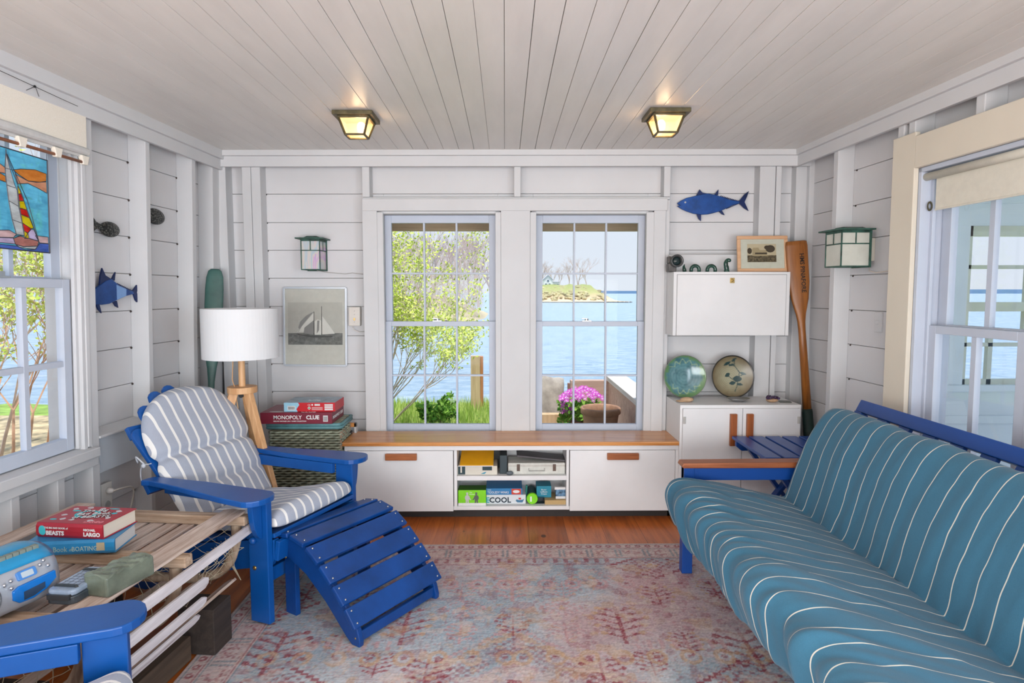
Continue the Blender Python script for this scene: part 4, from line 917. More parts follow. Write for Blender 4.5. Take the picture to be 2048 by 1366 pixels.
m = MB(); m.lathe([(0, -.004), (.030, -.004), (.0325, 0), (.0325, .012), (.030, .012)], 28, RX(-90)); m.build('lid', GRN, E, smooth=False)
m = MB(); m.lathe([(.029, .012), (.029, .16), (0, .16)], 24, RX(-90)); m.build('tube', flat('dark_teal_tube', srgb(30, 80, 80)), E)
m = MB(); m.box(-.012, -.003, -.005, -.004, -.016, .014); m.build('sticker', gr(236), E)
m = MB(); m.tube([(-.035, .06, -.033), (-.03, .06, .062)], .006, 8); m.build('strap', flat('green_strap', srgb(50, 130, 120)), E)
E, w, h = item('toy_box', 'small teal box with white lettering on the lower shelf', 'box', 1074, 1104, 976.5, 999, 3.56, .1, flat('teal_card', srgb(22, 134, 160), .5), FLO+.027)
text('Boxer\nLaiBeam\nCream', .0125, gr(236), E, T(0, -.001, .042) @ FACEF, align='CENTER')
item('clear_case', 'small clear plastic case under the teal box', 'case', 1066, 1090, 1001, 1012, 3.53, .14, glassy('grey_plastic', (.6, .7, .75), .1), FLO, .002)
item('cardboard_tray', 'shallow brown cardboard tray at the right end of the lower shelf', 'tray', 1091, 1134, 1004, 1012.5, 3.515, .14, flat('cardboard', srgb(190, 160, 110)), FLO)
E, w, h = item('card_pack', 'small white and blue blister packs on the brown tray', 'pack', 1113, 1134, 985, 1003, 3.54, .05, paint('blister', srgb(110, 150, 184), .2, .5, 40), FLO+.026)
m = MB(); m.box(-w, w, -.002, .05, 0, .014); m.box(-w-.006, w, .0, .02, h+.0, h+.014); m.build('white_card', gr(226), E)
# ------------------------------------------------------------------ wicker hamper with game boxes, rack behind
HY = 3.42; hx0, hx1 = fx(527, HY), fx(679, HY); hz = fz(846, HY, 640)
E = thing('wicker_hamper', 'green-grey wicker hamper with a blue-green rim left of the bench', 'hamper', loc=(0, 0, 0))
WICK = paint('wicker_green', srgb(164, 170, 148), .7, .25, 30, .4); WRIM = paint('wicker_rim_blue', srgb(96, 146, 152), .5, .15, 20, .3)
m = MB(); hd = .25; a, b_ = hx0+.015, hx1-.015; peri = [(a, HY+.015), (b_, HY+.015), (b_, HY+hd-.015), (a, HY+hd-.015)]
rows = 36; step = .0125
def wrow(z, ph, m_):
    pts = []; s_ = 0
    for k in range(4):
        p, q_ = Vector(peri[k]), Vector(peri[(k+1) % 4]); L = (q_-p).length; nn = int(L/.0068); d = (q_-p)/L; nrm = Vector((d.y, -d.x))
        for i in range(nn): t_ = i*L/nn; v = p+d*t_+nrm*.0072*math.sin((t_/.0275)*math.pi+ph); pts.append((v.x, v.y, z))
    pts.append(pts[0]); m_.tube(pts, .0056, 5, cap=False)
for i in range(rows): wrow(.02+i*step*(hz-.06)/(rows*step)*1.0, math.pi*(i % 2), m)
m.build('weave', WICK, E, smooth=True)
m = MB(); m.box(a+.006, b_-.006, HY+.022, HY+hd-.022, 0, hz-.03); m.build('shade_core', flat('wicker_shadow', srgb(84, 82, 64), .9), E)  # dark inner box: shade behind the weave, put in as colour
m = MB()
for z in (hz-.026, hz-.010): m.tube([(a-.006, HY+.0, z), (b_+.0, HY+.0, z), (b_+.012, HY+.012, z), (b_+.012, HY+hd, z), (a-.006, HY+hd, z), (a-.006, HY, z)], .0095, 8)
m.build('rim', WRIM, E, smooth=True)
m = MB(); m.box(a, b_, HY, HY+hd, hz-.012, hz-.003); m.build('lid', WICK, E)
hz = hz-.0005
MAROON = flat('maroon_card', srgb(120, 28, 50), .4)
M1 = atY(520.5, 843, 3.40); M2 = atY(664, 843, 3.40); w = (M2.x-M1.x)/2
E = thing('board_game_box', 'maroon box lettered MONOPOLY and CLUE on the wicker hamper', 'box', loc=((M1.x+M2.x)/2, 3.40, hz))
hh = .062
MB().box(-w, w, 0, .25, 0, hh).build('box', MAROON, E, bevel=.001)
LET = gr(232)
text('MONOPOLY', .030, LET, E, T(-w+.072, -.0008, .026) @ FACEF, sx=.92, bold=.0004); text('CLUE', .030, LET, E, T(.055, -.0008, .026) @ FACEF, bold=.001); text('DELUXE VINTAGE 2-IN-1 GAME COLLECTION', .0088, LET, E, T(-w+.072, -.0008, .012) @ FACEF, bold=.0002)
m = MB(); m.box(w-.048, w-.022, -.0008, 0, .012, .046); m.build('barcode_label', gr(214), E)
m = MB()
for k in range(5): m.box(w-.045, w-.025, -.0012, -.0008, .017+k*.005, .0195+k*.005)
m.build('barcode', gr(90), E)
text('MONOPOLY  CLUE', .024, LET, E, T(w+.0008, .02, .022) @ RZ(90) @ FACEF, name='side_lettering')
m = MB(); m.ball((-w+.08, .03, hh), (.04, .014, .0006), 20, 4); m.build('printed_emblem', gr(206), E)
text('CLUE', .035, LET, E, T(.02, .01, hh+.0006), name='top_lettering')
E = thing('board_game_box', 'smaller red and pale blue game box on the maroon game box', 'box', loc=(fx(615.5, 3.42)+.0, 3.425, hz+hh+.001))
w = (fx(667, 3.425)-fx(564, 3.425))/2; h2 = .050
MB().box(-w, w, 0, .19, 0, h2).build('box', flat('red_card', srgb(196, 26, 40), .35), E, bevel=.001)
MB().box(-w+.002, w-.002, .002, .188, h2, h2+.001).build('top_picture', paint('blue_grey_picture', srgb(120, 146, 164), .3, .3, 22, 0), E)
m = MB(); m.prism([(-w, 0), (-w+.075, 0), (-w+.068, .014), (-w+.078, .028), (-w+.085, .038), (-w+.078, h2), (-w, h2)], 'xz', -.0006, 0); m.build('pale_panel', flat('pale_blue_print', srgb(150, 200, 222)), E)
m = MB(); m.box(-w+.02, -w+.062, -.0012, -.0006, .008, .032); m.box(w-.058, w-.012, -.001, 0, .008, .018); m.box(w-.058, w-.012, -.001, 0, .021, .030); m.box(w-.058, w-.012, -.001, 0, .033, .042); m.box(.028, .058, -.001, 0, .033, .043); m.build('labels', gr(220), E)
m = MB()
for k in range(9): m.box(-w+.024+k*.004, -w+.026+k*.004, -.0016, -.0012, .012, .028)
m.build('barcode', gr(50), E)
text('CE', .013, LET, E, T(-.01, -.001, .033) @ FACEF); m = MB(); m.ball((-.002, -.0006, .020), (.008, .0007, .008), 14, 6); m.ball((.015, -.0006, .038), (.005, .0007, .005), 12, 6); m.build('round_marks', gr(222), E)
m = MB(); m.box(-.006, .002, -.0018, -.0012, .017, .023); m.build('green_mark', flat('green_print', srgb(30, 120, 60)), E)
for k, z in enumerate((.022, .016, .010)): m = MB(); m.box(.012, .072, -.001, 0, z, z+.002); m.build('fine_print', gr(225), E)
text('Life', .05, gr(225), E, T(-.03, .06, h2+.0012), name='top_lettering')
E = thing('wooden_rack', 'small wooden rack squeezed between the hamper and the bench', 'rack', loc=(0, 0, 0))
m = MB(); x0, x1, za, zb_ = rect(687, 711, 844, 852, 3.72); m.box(x0, x1, 3.70, 3.72, za, zb_); m.build('top_bar', BENCHW, E, bevel=.001)
m = MB(); m.box(x1-.012, x1, 3.70, 3.74, 0, zb_); m.build('post', gr(206), E)
m = MB(); A = atY(681, 870, 3.45); B = atY(700, 852, 3.70); m.bar((A.x, 3.45, A.z), (B.x, 3.70, B.z-.01), .008, .035); m.box(A.x-.004, A.x+.004, 3.45, 3.462, 0, A.z); m.build('slat', DRIFTX, E)
m = MB(); m.box(A.x+.004, B.x, 3.66, 3.70, 0, A.z-.03); m.build('dark_panel', flat('dark_panel', srgb(60, 62, 66)), E)
# ------------------------------------------------------------------ right side: cabinets, ornaments
UY = 3.585
E = thing('wall_cabinet', 'white wall cabinet with fold-down front and small brass lock', 'cabinet', loc=(0, 0, 0))
x0, x1, z0, z1 = rect(1344.6, 1575.5, 543.5, 671.5, UY)
MB().box(x0, x1, UY, 3.755, z0, z1).build('body', CABW, E, bevel=.0015)
a0, a1, c0, c1 = rect(1352, 1568, 549.5, 671, UY-.002); d = MB().box(a0, a1, UY-.004, UY-.0005, z0+.002, c1).build('door', CABW, E, bevel=.001)
m = MB(); m.box(a0-.003, a0, UY-.0012, UY+.0, z0, c1+.003); m.box(a1, a1+.003, UY-.0012, UY, z0, c1+.003); m.box(a0, a1, UY-.0012, UY, c1, c1+.003); m.build('door_joint', gr(150), E)
lx, lz = fx(1460, UY), fz(560.5, UY); m = MB(); m.box(lx-.013, lx+.013, UY-.008, UY-.004, lz-.016, lz+.014); m.ball((lx, UY-.009, lz), (.007, .004, .008), 10, 8); m.build('brass_lock', BRASS, d, bevel=.001)
UT = z1+.001
o = MB(); bx0, bx1, _, bz1 = rect(1335, 1475, 509, 541, 3.735); o = o.box(bx0, bx1, 3.735, 3.747, UT, bz1).build('back_board', WHITE, bevel=.002); tag(o, 'plain white board standing behind the sea serpent on the wall cabinet', 'board')
DKG = paint('glazed_green', srgb(34, 74, 62), .2, .3, 30, .2)
E = thing('signal_lamp', 'small dark old lamp with a round lens at the left end of the wall cabinet', 'lamp', loc=(fx(1345, 3.64), 3.64, UT))
m = MB(); m.box(-.035, .012, -.01, .05, 0, .05); m.box(-.035, .01, 0, .045, .05, .09); m.build('body', paint('old_iron', srgb(96, 92, 90), .5, .3, 30, .3), E, bevel=.006)
m = MB(); m.lathe([(.024, .0), (.036, .0), (.037, .03), (.03, .034), (.024, .02)], 24, T(.005, -.015, .062) @ RX(90)); m.build('lens_ring', flat('dark_ring', srgb(60, 62, 62), .3), E, smooth=True)
m = MB(); m.lathe([(0, .018), (.015, .015), (.027, .004)], 24, T(.005, -.015, .062) @ RX(90)); m.build('lens', paint('lens_glass', srgb(44, 60, 62), .08, .2, 10, 0), E, smooth=True)
SY = 3.625
def coil(name, label, pxc, w_, h_):
    x = fx(pxc, SY); m_ = MB(); pts = [(x+w_/2*math.cos(math.pi*k/12), SY, UT+.012+(h_-.012)*math.sin(math.pi*k/12)) for k in range(13)]
    pts = [(x+w_/2, SY, UT+.0005)]+pts+[(x-w_/2, SY, UT+.0005)]; m_.tube(pts, .0105, 10); return tag(m_.build(name, DKG, smooth=True), label, 'ornament', 'sea serpent pieces')
coil('serpent_hump', 'green ceramic serpent hump nearer the tail, left of the two arches', 1386.5, .046, .035)
coil('serpent_hump', 'green ceramic serpent hump nearer the head, right of the two arches', 1418.5, .046, .035)
m = MB(); x = fx(1365, SY); m.tube([(x+.003, SY, UT+.0005), (x, SY, UT+.015), (x-.003, SY, UT+.03), (x+.002, SY, UT+.045)], [.012, .011, .007, .001], 10); tag(m.build('serpent_tail', DKG, smooth=True), 'pointed green ceramic serpent tail on the wall cabinet', 'ornament', 'sea serpent pieces')
E = thing('serpent_ornament', 'green ceramic serpent head and neck rising on the wall cabinet', 'ornament', loc=(fx(1449, SY), SY, UT), group='sea serpent pieces')
m = MB(); m.tube(smoothcurve([(0, 0, .0005), (-.001, 0, .02), (-.006, 0, .045), (-.002, 0, .062), (.010, 0, .068), (.022, 0, .060)], 5), [.016]*3+[.014]*5+[.0125]*5+[.011]*5+[.011]*5+[.010, .008, .005], 12); m.build('neck', DKG, E, smooth=True)
m = MB(); m.ball((.008, -.010, .066), .0025, 8, 6); m.build('eye', gr(220), E)
# house picture
E = thing('picture_frame', 'light wood framed sepia photograph of a house leaning on the wall cabinet', 'picture', M=T(fx(1521, 3.66), 3.655, UT+.0015) @ RX(-7) @ RY(-.4), group='framed pictures')
w, h = (fx(1571, 3.66)-fx(1470.5, 3.66))/2, fz(467, 3.66)-fz(541, 3.66)
PINE = wood('pine_frame', srgb(196, 148, 108), srgb(226, 184, 146), 'x', .5, 1)
f = .0205
m = MB(); m.box(-w, w, 0, .014, 0, f); m.box(-w, w, 0, .014, h-f, h); m.box(-w, -w+f, 0, .014, f, h-f); m.box(w-f, w, 0, .014, f, h-f); m.build('frame', PINE, E, bevel=.003)
MB().box(-w+f, w-f, .006, .012, f, h-f).build('mount_board', flat('mat_cream', srgb(206, 208, 196)), E)
pw, ph0, ph1 = .085, .058, .165; cx = -.004
MB().box(cx-pw, cx+pw, .0052, .006, ph0, ph1).build('photograph', flat('sepia_sky', srgb(196, 184, 156)), E)
m = MB(); m.box(cx-pw, cx+pw, .0046, .0052, ph0, ph0+.04); m.build('printed_field', paint('sepia_field', srgb(110, 98, 74), .6, .5, 90, 0), E)
m = MB(); m.box(cx-.055, cx+.03, .004, .0046, ph0+.036, ph0+.07); m.prism([(cx-.06, ph0+.07), (cx-.05, ph0+.085), (cx-.02, ph0+.085), (cx-.012, ph0+.07)], 'xz', .004, .0046); m.build('printed_house', flat('sepia_pale', srgb(170, 156, 124)), E)
m = MB(); m.box(cx-.04, cx+.03, .0035, .004, ph0+.046, ph0+.056); m.ball((cx+.05, .004, ph0+.078), (.028, .0008, .022), 12, 6); m.ball((cx-.072, .004, ph0+.066), (.014, .0008, .018), 10, 6); m.ball((cx+.03, .004, ph0+.086), (.016, .0008, .012), 10, 6); m.build('printed_trees', flat('sepia_dark', srgb(70, 60, 46)), E)
MB().box(-w+f, w-f, .003, .0034, f, h-f).build('picture_glass', PICGL, E)
# floor cabinet
CY_ = 3.45
E = thing('floor_cabinet', 'white floor cabinet with two doors and long wooden handles at the right', 'cabinet', loc=(0, 0, 0))
x0, x1, _, z1 = rect(1363, 1607, 811, 820, CY_); xm = fx(1487, CY_)
MB().box(x0, x1, CY_, 3.748, .0, z1).build('body', CABW, E, bevel=.002)
zt = z1-.017
for a, b_, h0, h1, y1, hl in ((x0+.012, xm-.0015, 1464.5, 1478, 893, x0+.02), (xm+.0015, x1-.012, 1498, 1511, 893, x1-.02)):
    d = MB().box(a, b_, CY_-.018, CY_-.0005, .05, zt).build('door', CABW, E, bevel=.0015)
    p0, p1, q0, q1 = rect(h0, h1, 829, y1, CY_-.03); MB().box(p0, p1, CY_-.038, CY_-.0185, q0, q1).build('handle', HANDW, d, bevel=.002)
    m = MB(); m.box(hl-.008, hl+.008, CY_-.021, CY_-.018, fz(847, CY_), fz(833, CY_)); m.tube([(hl, CY_-.022, fz(847, CY_)), (hl, CY_-.022, fz(833, CY_))], .003, 6); m.build('hinge', flat('painted_hinge', srgb(190, 188, 184), .4), d)
CT = z1+.0005
def plate(name, label, pxc, colf, rough):
    E_ = MB(); prof = [(0, 0)]; N, K = 120, 46; RR = .127; vs = []; fs = []
    def zp(r): return .004+.022*(r/RR)**2.4 if r < RR*.97 else .026
    for k in range(N):
        th = 2*math.pi*k/N
        for i in range(K): r_ = RR*(i+.001)/(K-1); vs.append((r_*math.cos(th), r_*math.sin(th), zp(r_)))
    for k in range(N):
        for i in range(K): r_ = RR*(i+.001)/(K-1); vs.append((r_*math.cos(th)*0+r_*math.cos(2*math.pi*k/N), r_*math.sin(2*math.pi*k/N), zp(r_)-.007 if i < K-1 else zp(r_)-.003))
    for k in range(N):
        k2 = (k+1) % N
        for i in range(K-1): fs.append((k*K+i, k*K+i+1, k2*K+i+1, k2*K+i)); o_ = N*K; fs.append((o_+k*K+i, o_+k2*K+i, o_+k2*K+i+1, o_+k*K+i+1))
        fs.append((k*K+K-1, N*K+k*K+K-1, N*K+k2*K+K-1, k2*K+K-1))
    E_.add(vs, fs); o = E_.build(name, vcol('glaze_'+name+str(pxc), rough, 0, 0, .6), smooth=True)
    ca = o.data.color_attributes.new('Col', 'FLOAT_COLOR', 'POINT')
    for i, v in enumerate(o.data.vertices): ca.data[i].color = (*colf(v.co.x/RR, v.co.y/RR), 1)
    p = atY(pxc, 751, 3.66); o.matrix_world = T(p.x, 3.70, CT+RR*.975+.002) @ RX(90-9); o['group'] = 'pottery plates'
    return o
def lerp(a, b_, t): t = max(0, min(1, t)); return tuple(a[i]+(b_[i]-a[i])*t for i in range(3))
def c1(x, y):
    r = math.hypot(x, y); n = noise.noise(Vector((x*3, y*3, 2)))+.5*noise.noise(Vector((x*9, y*9, 5)))
    c = lerp(srgb(58, 98, 108), srgb(98, 142, 148), .5+n*.6); ring = .5+.5*math.sin(r*46); c = lerp(c, srgb(150, 190, 186), .12*ring*(r < .8))
    edge = r+.12*n-.10*(1 if (y > .5 or x < -.3 and y < .2) else 0)
    if edge > .74: c = lerp(c, srgb(96, 134, 88), min(1, (edge-.74)*9))
    if .70 < r+.08*math.sin(math.atan2(y, x)*14)+.05*n < .76 and (y > .45 or y < -.35): c = lerp(c, srgb(170, 190, 140), .55)
    if r > .975: c = srgb(104, 120, 96)
    return c
leaves = [(-.22, .62, .20, .07, 30), (.08, .78, .14, .06, 40), (0, .55, .16, .055, 15), (-.20, .08, .14, .09, 35), (.26, -.10, .22, .14, -5), (.02, -.30, .16, .09, 10), (.36, -.36, .15, .06, -10), (.52, .14, .17, .06, -20)]
stems = [((.1, .8), (.14, .5)), ((.14, .5), (.36, .2)), ((.36, .2), (.3, -.1)), ((.3, -.1), (.22, -.45)), ((.22, -.45), (.1, -.7)), ((.2, -.25), (-.2, .05)), ((.3, 0), (.6, .12)), ((-.2, .6), (.14, .5)), ((.22, -.4), (.42, -.38))]
def c2(x, y):
    r = math.hypot(x, y); n = noise.noise(Vector((x*5, y*5, 9)))
    c = lerp(srgb(150, 146, 118), srgb(112, 98, 72), (r-.35)/.6+n*.2); rr = math.hypot(x+.12, y+.05); c = lerp(c, srgb(186, 184, 160), max(0, .8-rr)*.7*(.5+.5*math.sin(rr*75)))
    for (a, b_, L_, w_, t_) in leaves:
        ct, st = math.cos(R(t_)), math.sin(R(t_)); u = ((x-a)*ct+(y-b_)*st)/L_; v = (-(x-a)*st+(y-b_)*ct)/w_
        if abs(u) < 1 and abs(v) < (1-u*u): c = srgb(32, 62, 62)
    for (p, q_) in stems:
        dx, dy = q_[0]-p[0], q_[1]-p[1]; t_ = max(0, min(1, ((x-p[0])*dx+(y-p[1])*dy)/(dx*dx+dy*dy))); 
        if math.hypot(x-p[0]-t_*dx, y-p[1]-t_*dy) < .016: c = srgb(40, 66, 62)
    if r > .955: c = srgb(38, 38, 34)
    return c
o = plate('pottery_plate', 'x', 1372, c1, .12); tag(o, 'blue-green glazed pottery plate standing on the floor cabinet', 'plate', 'pottery plates')
o = plate('pottery_plate', 'x', 1468, c2, .3); tag(o, 'speckled tan pottery plate painted with dark leaves', 'plate', 'pottery plates')
m = MB(); m.ball((fx(1376, 3.55), 3.55, CT+.014), (.040, .022, .0145), 14, 8); m.ball((fx(1366, 3.55), 3.55, CT+.006), (.035, .02, .006), 12, 6); o = m.build('sandy_stone', paint('sandstone', srgb(196, 164, 132), .9, .15, 20, .5), smooth=True); tag(o, 'flat sandy stone in front of the blue-green plate', 'stone')
m = MB(); m.lathe([(0, .004), (.03, .006), (.066, .020), (.068, .022), (.065, .020), (.03, .003), (0, .0)], 28, T(fx(1482, 3.53), 3.55, CT+.0005) @ Matrix.Diagonal((1, .7, 1, 1))); o = m.build('silver_dish', STEEL, smooth=True); tag(o, 'shallow silver dish in front of the tan leaf plate', 'dish')
E = thing('amethyst', 'amethyst crystal cluster on pale rock on the floor cabinet', 'crystal', loc=(fx(1549, 3.53), 3.54, CT))
m = MB(); m.ball((0, 0, .012), (.036, .024, .013), 14, 8); m.build('rock', paint('pale_rock', srgb(196, 160, 128), .8, .2, 30, .6), E)
m = MB(); rg = random.Random(4)
for _ in range(46):
    x, y = rg.uniform(-.032, .032), rg.uniform(-.02, .02); m.lathe([(.0055, 0), (.005, .01), (0, .016)], 6, T(x, y, .016+.008*(1-(x/.036)**2)) @ RX(rg.uniform(-25, 25)) @ RY(rg.uniform(-25, 25)))
m.build('crystals', paint('amethyst_purple', srgb(72, 54, 84), .15, .3, 60, 0), E)
m = MB(); m.box(-.032, .032, -.02, .025, 0, .007, T(fx(1574, 3.53), 3.53, CT) @ RZ(-12)); o = m.build('slate_piece', paint('grey_slate', srgb(110, 112, 106), .5, .15, 20, .3), bevel=.003); tag(o, 'small flat grey slate beside the amethyst', 'stone')
# ------------------------------------------------------------------ paddle and oar in the corners
def blade(pts, M, name, mat, E, th, sec=16):
    """tapering paddle: pts = (length from tip, half width, half thickness)"""
    vs = []; fs = []
    for s_, w_, t_ in pts:
        for k in range(sec): a = 2*math.pi*k/sec; ca, sa = math.cos(a), math.sin(a); vs.append(Vector((w_*math.copysign(abs(ca)**.75, ca), t_*math.copysign(abs(sa)**.9, sa), -s_)))
    n_ = len(pts)
    for i in range(n_-1):
        for k in range(sec): fs.append((i*sec+k, (i+1)*sec+k, (i+1)*sec+(k+1) % sec, i*sec+(k+1) % sec))
    fs += [tuple(range(sec)), tuple(range((n_-1)*sec, n_*sec))[::-1]]
    m_ = MB(); m_.add(vs, fs); return m_.build(name, mat, E, smooth=True, M=M)
def aim(A, B, face):
    """frame with -z from A to B and -y toward face"""
    z = (A-B).normalized(); y = -(Vector(face)-z*Vector(face).dot(z)).normalized(); x = y.cross(z); M = Matrix((x, y, z)).transposed().to_4x4(); M.translation = A; return M
A = atY(1592, 482, 3.66); B0 = atY(1614, 815, 3.58); d = (B0-A).normalized(); B = A+d*((A.z-.012)/(-d.z))
L_ = (B-A).length
E = thing('oar', 'brown varnished wooden oar lettered HMS PINAFORE leaning in the right corner', 'oar', M=aim(A, B, (-.15, -1, 0)))
OARW = wood('oar_wood', srgb(120, 70, 26), srgb(178, 112, 52), 'z', .35, .8, .15, dark=srgb(70, 38, 16))
px = .00293
blade([(0, .050, .004), (.004, .058, .008), (.03, .062, .009), (.24, .060, .010), (.34, .049, .011), (.42, .030, .013), (.47, .022, .016), (.52, .020, .018), (.98, .024, .021)], Matrix(), 'shaft_and_blade', OARW, E, .01)
blade([(.981, .027, .024), (1.0, .029, .025), (L_-.16, .030, .026), (L_-.001, .024, .022)], Matrix(), 'green_grip', paint('dark_green_wrap', srgb(22, 50, 46), .6, .2, 20, .3), E, .01)
text('HMS PINAFORE', .034, flat('faded_black_paint', srgb(36, 26, 20)), E, T(.012, -.0105, -.075) @ RY(90) @ FACEF, name='lettering', depth=.0006, sx=.98, bold=.0006)
A = atY(430, 538, 3.70); B = Vector((-1.685, 3.46, .012)); L_ = (B-A).length
GP = paint('green_paddle_paint', srgb(66, 104, 98), .4, .15, 8, .3)
E = thing('paddle', 'green painted canoe paddle standing in the left corner', 'paddle', M=aim(A, B, (.25, -1, 0)))
blade([(0, .022, .003), (.012, .036, .006), (.05, .046, .007), (.12, .050, .008), (.40, .050, .009), (.50, .040, .010), (.58, .026, .012), (.66, .018, .014), (L_-.14, .016, .015), (L_-.12, .022, .016), (L_, .026, .016)], Matrix(), 'paddle_body', GP, E, .01)
# ------------------------------------------------------------------ tripod lamp
lx, ly = fx(482, 3.12), 3.12
E = thing('floor_lamp', 'oak tripod floor lamp with a white drum shade in the left corner', 'lamp', loc=(lx, ly, 0))
zt, zb_ = fz(617, ly, 482), fz(715, ly, 482); rr = .179
SHD = bpy.data.materials.new('lamp_shade_fabric'); SHD.use_nodes = True; b = SHD.node_tree.nodes['Principled BSDF']; b.inputs['Base Color'].default_value = (*srgb(222, 224, 226), 1); b.inputs['Roughness'].default_value = .85
m = MB(); m.lathe([(rr, zb_), (rr, zt), (rr-.003, zt), (rr-.003, zb_)], 64, closed=True); m.build('lamp_shade', SHD, E, smooth=False, bevel=.0008)
m = MB(); m.tube([(-rr+.004, 0, zt-.02), (rr-.004, 0, zt-.02)], .002, 6); m.tube([(0, -rr+.004, zt-.02), (0, rr-.004, zt-.02)], .002, 6); m.lathe([(0, .03), (.018, .03), (.018, -.03), (0, -.03)], 14, T(0, 0, zb_+.06)); m.ball((0, 0, zb_+.13), .03); m.build('shade_fitting', gr(220), E)
zd = fz(778, ly, 482)
m = MB(); m.lathe([(.016, zd), (.016, zb_+.05)], 20); m.build('pole', OAK, E, smooth=True)
m = MB(); m.lathe([(0, zd-.018), (.070, zd-.018), (.071, zd+.014), (0, zd+.014)], 36); m.build('top_disc', OAK, E, bevel=.003)
for ang in (-28, 92, 212):
    a = R(ang); ca, sa = math.cos(a), math.sin(a); m = MB(); m.bar((ca*.042, sa*.042, zd-.018), (ca*.30, sa*.30, .012), .028, .042, (-sa*.001+ca, sa, 0)); m.build('leg', OAK, E, bevel=.003)
m = MB(); m.lathe([(0, -.02), (.010, -.02), (.012, 0), (0, .0)], 12, T(.0, -.02, zd-.03) @ RX(90)); m.build('knob', IRON, E)
m = MB(); m.tube([(-.035, -.01, zb_+.02), (-.04, -.02, zd+.05), (-.03, -.02, zd+.015), (-.02, -.01, zd-.1), (-.03, .0, .25), (-.05, .05, .02)], .0022, 5); m.build('cord', OAK, E)
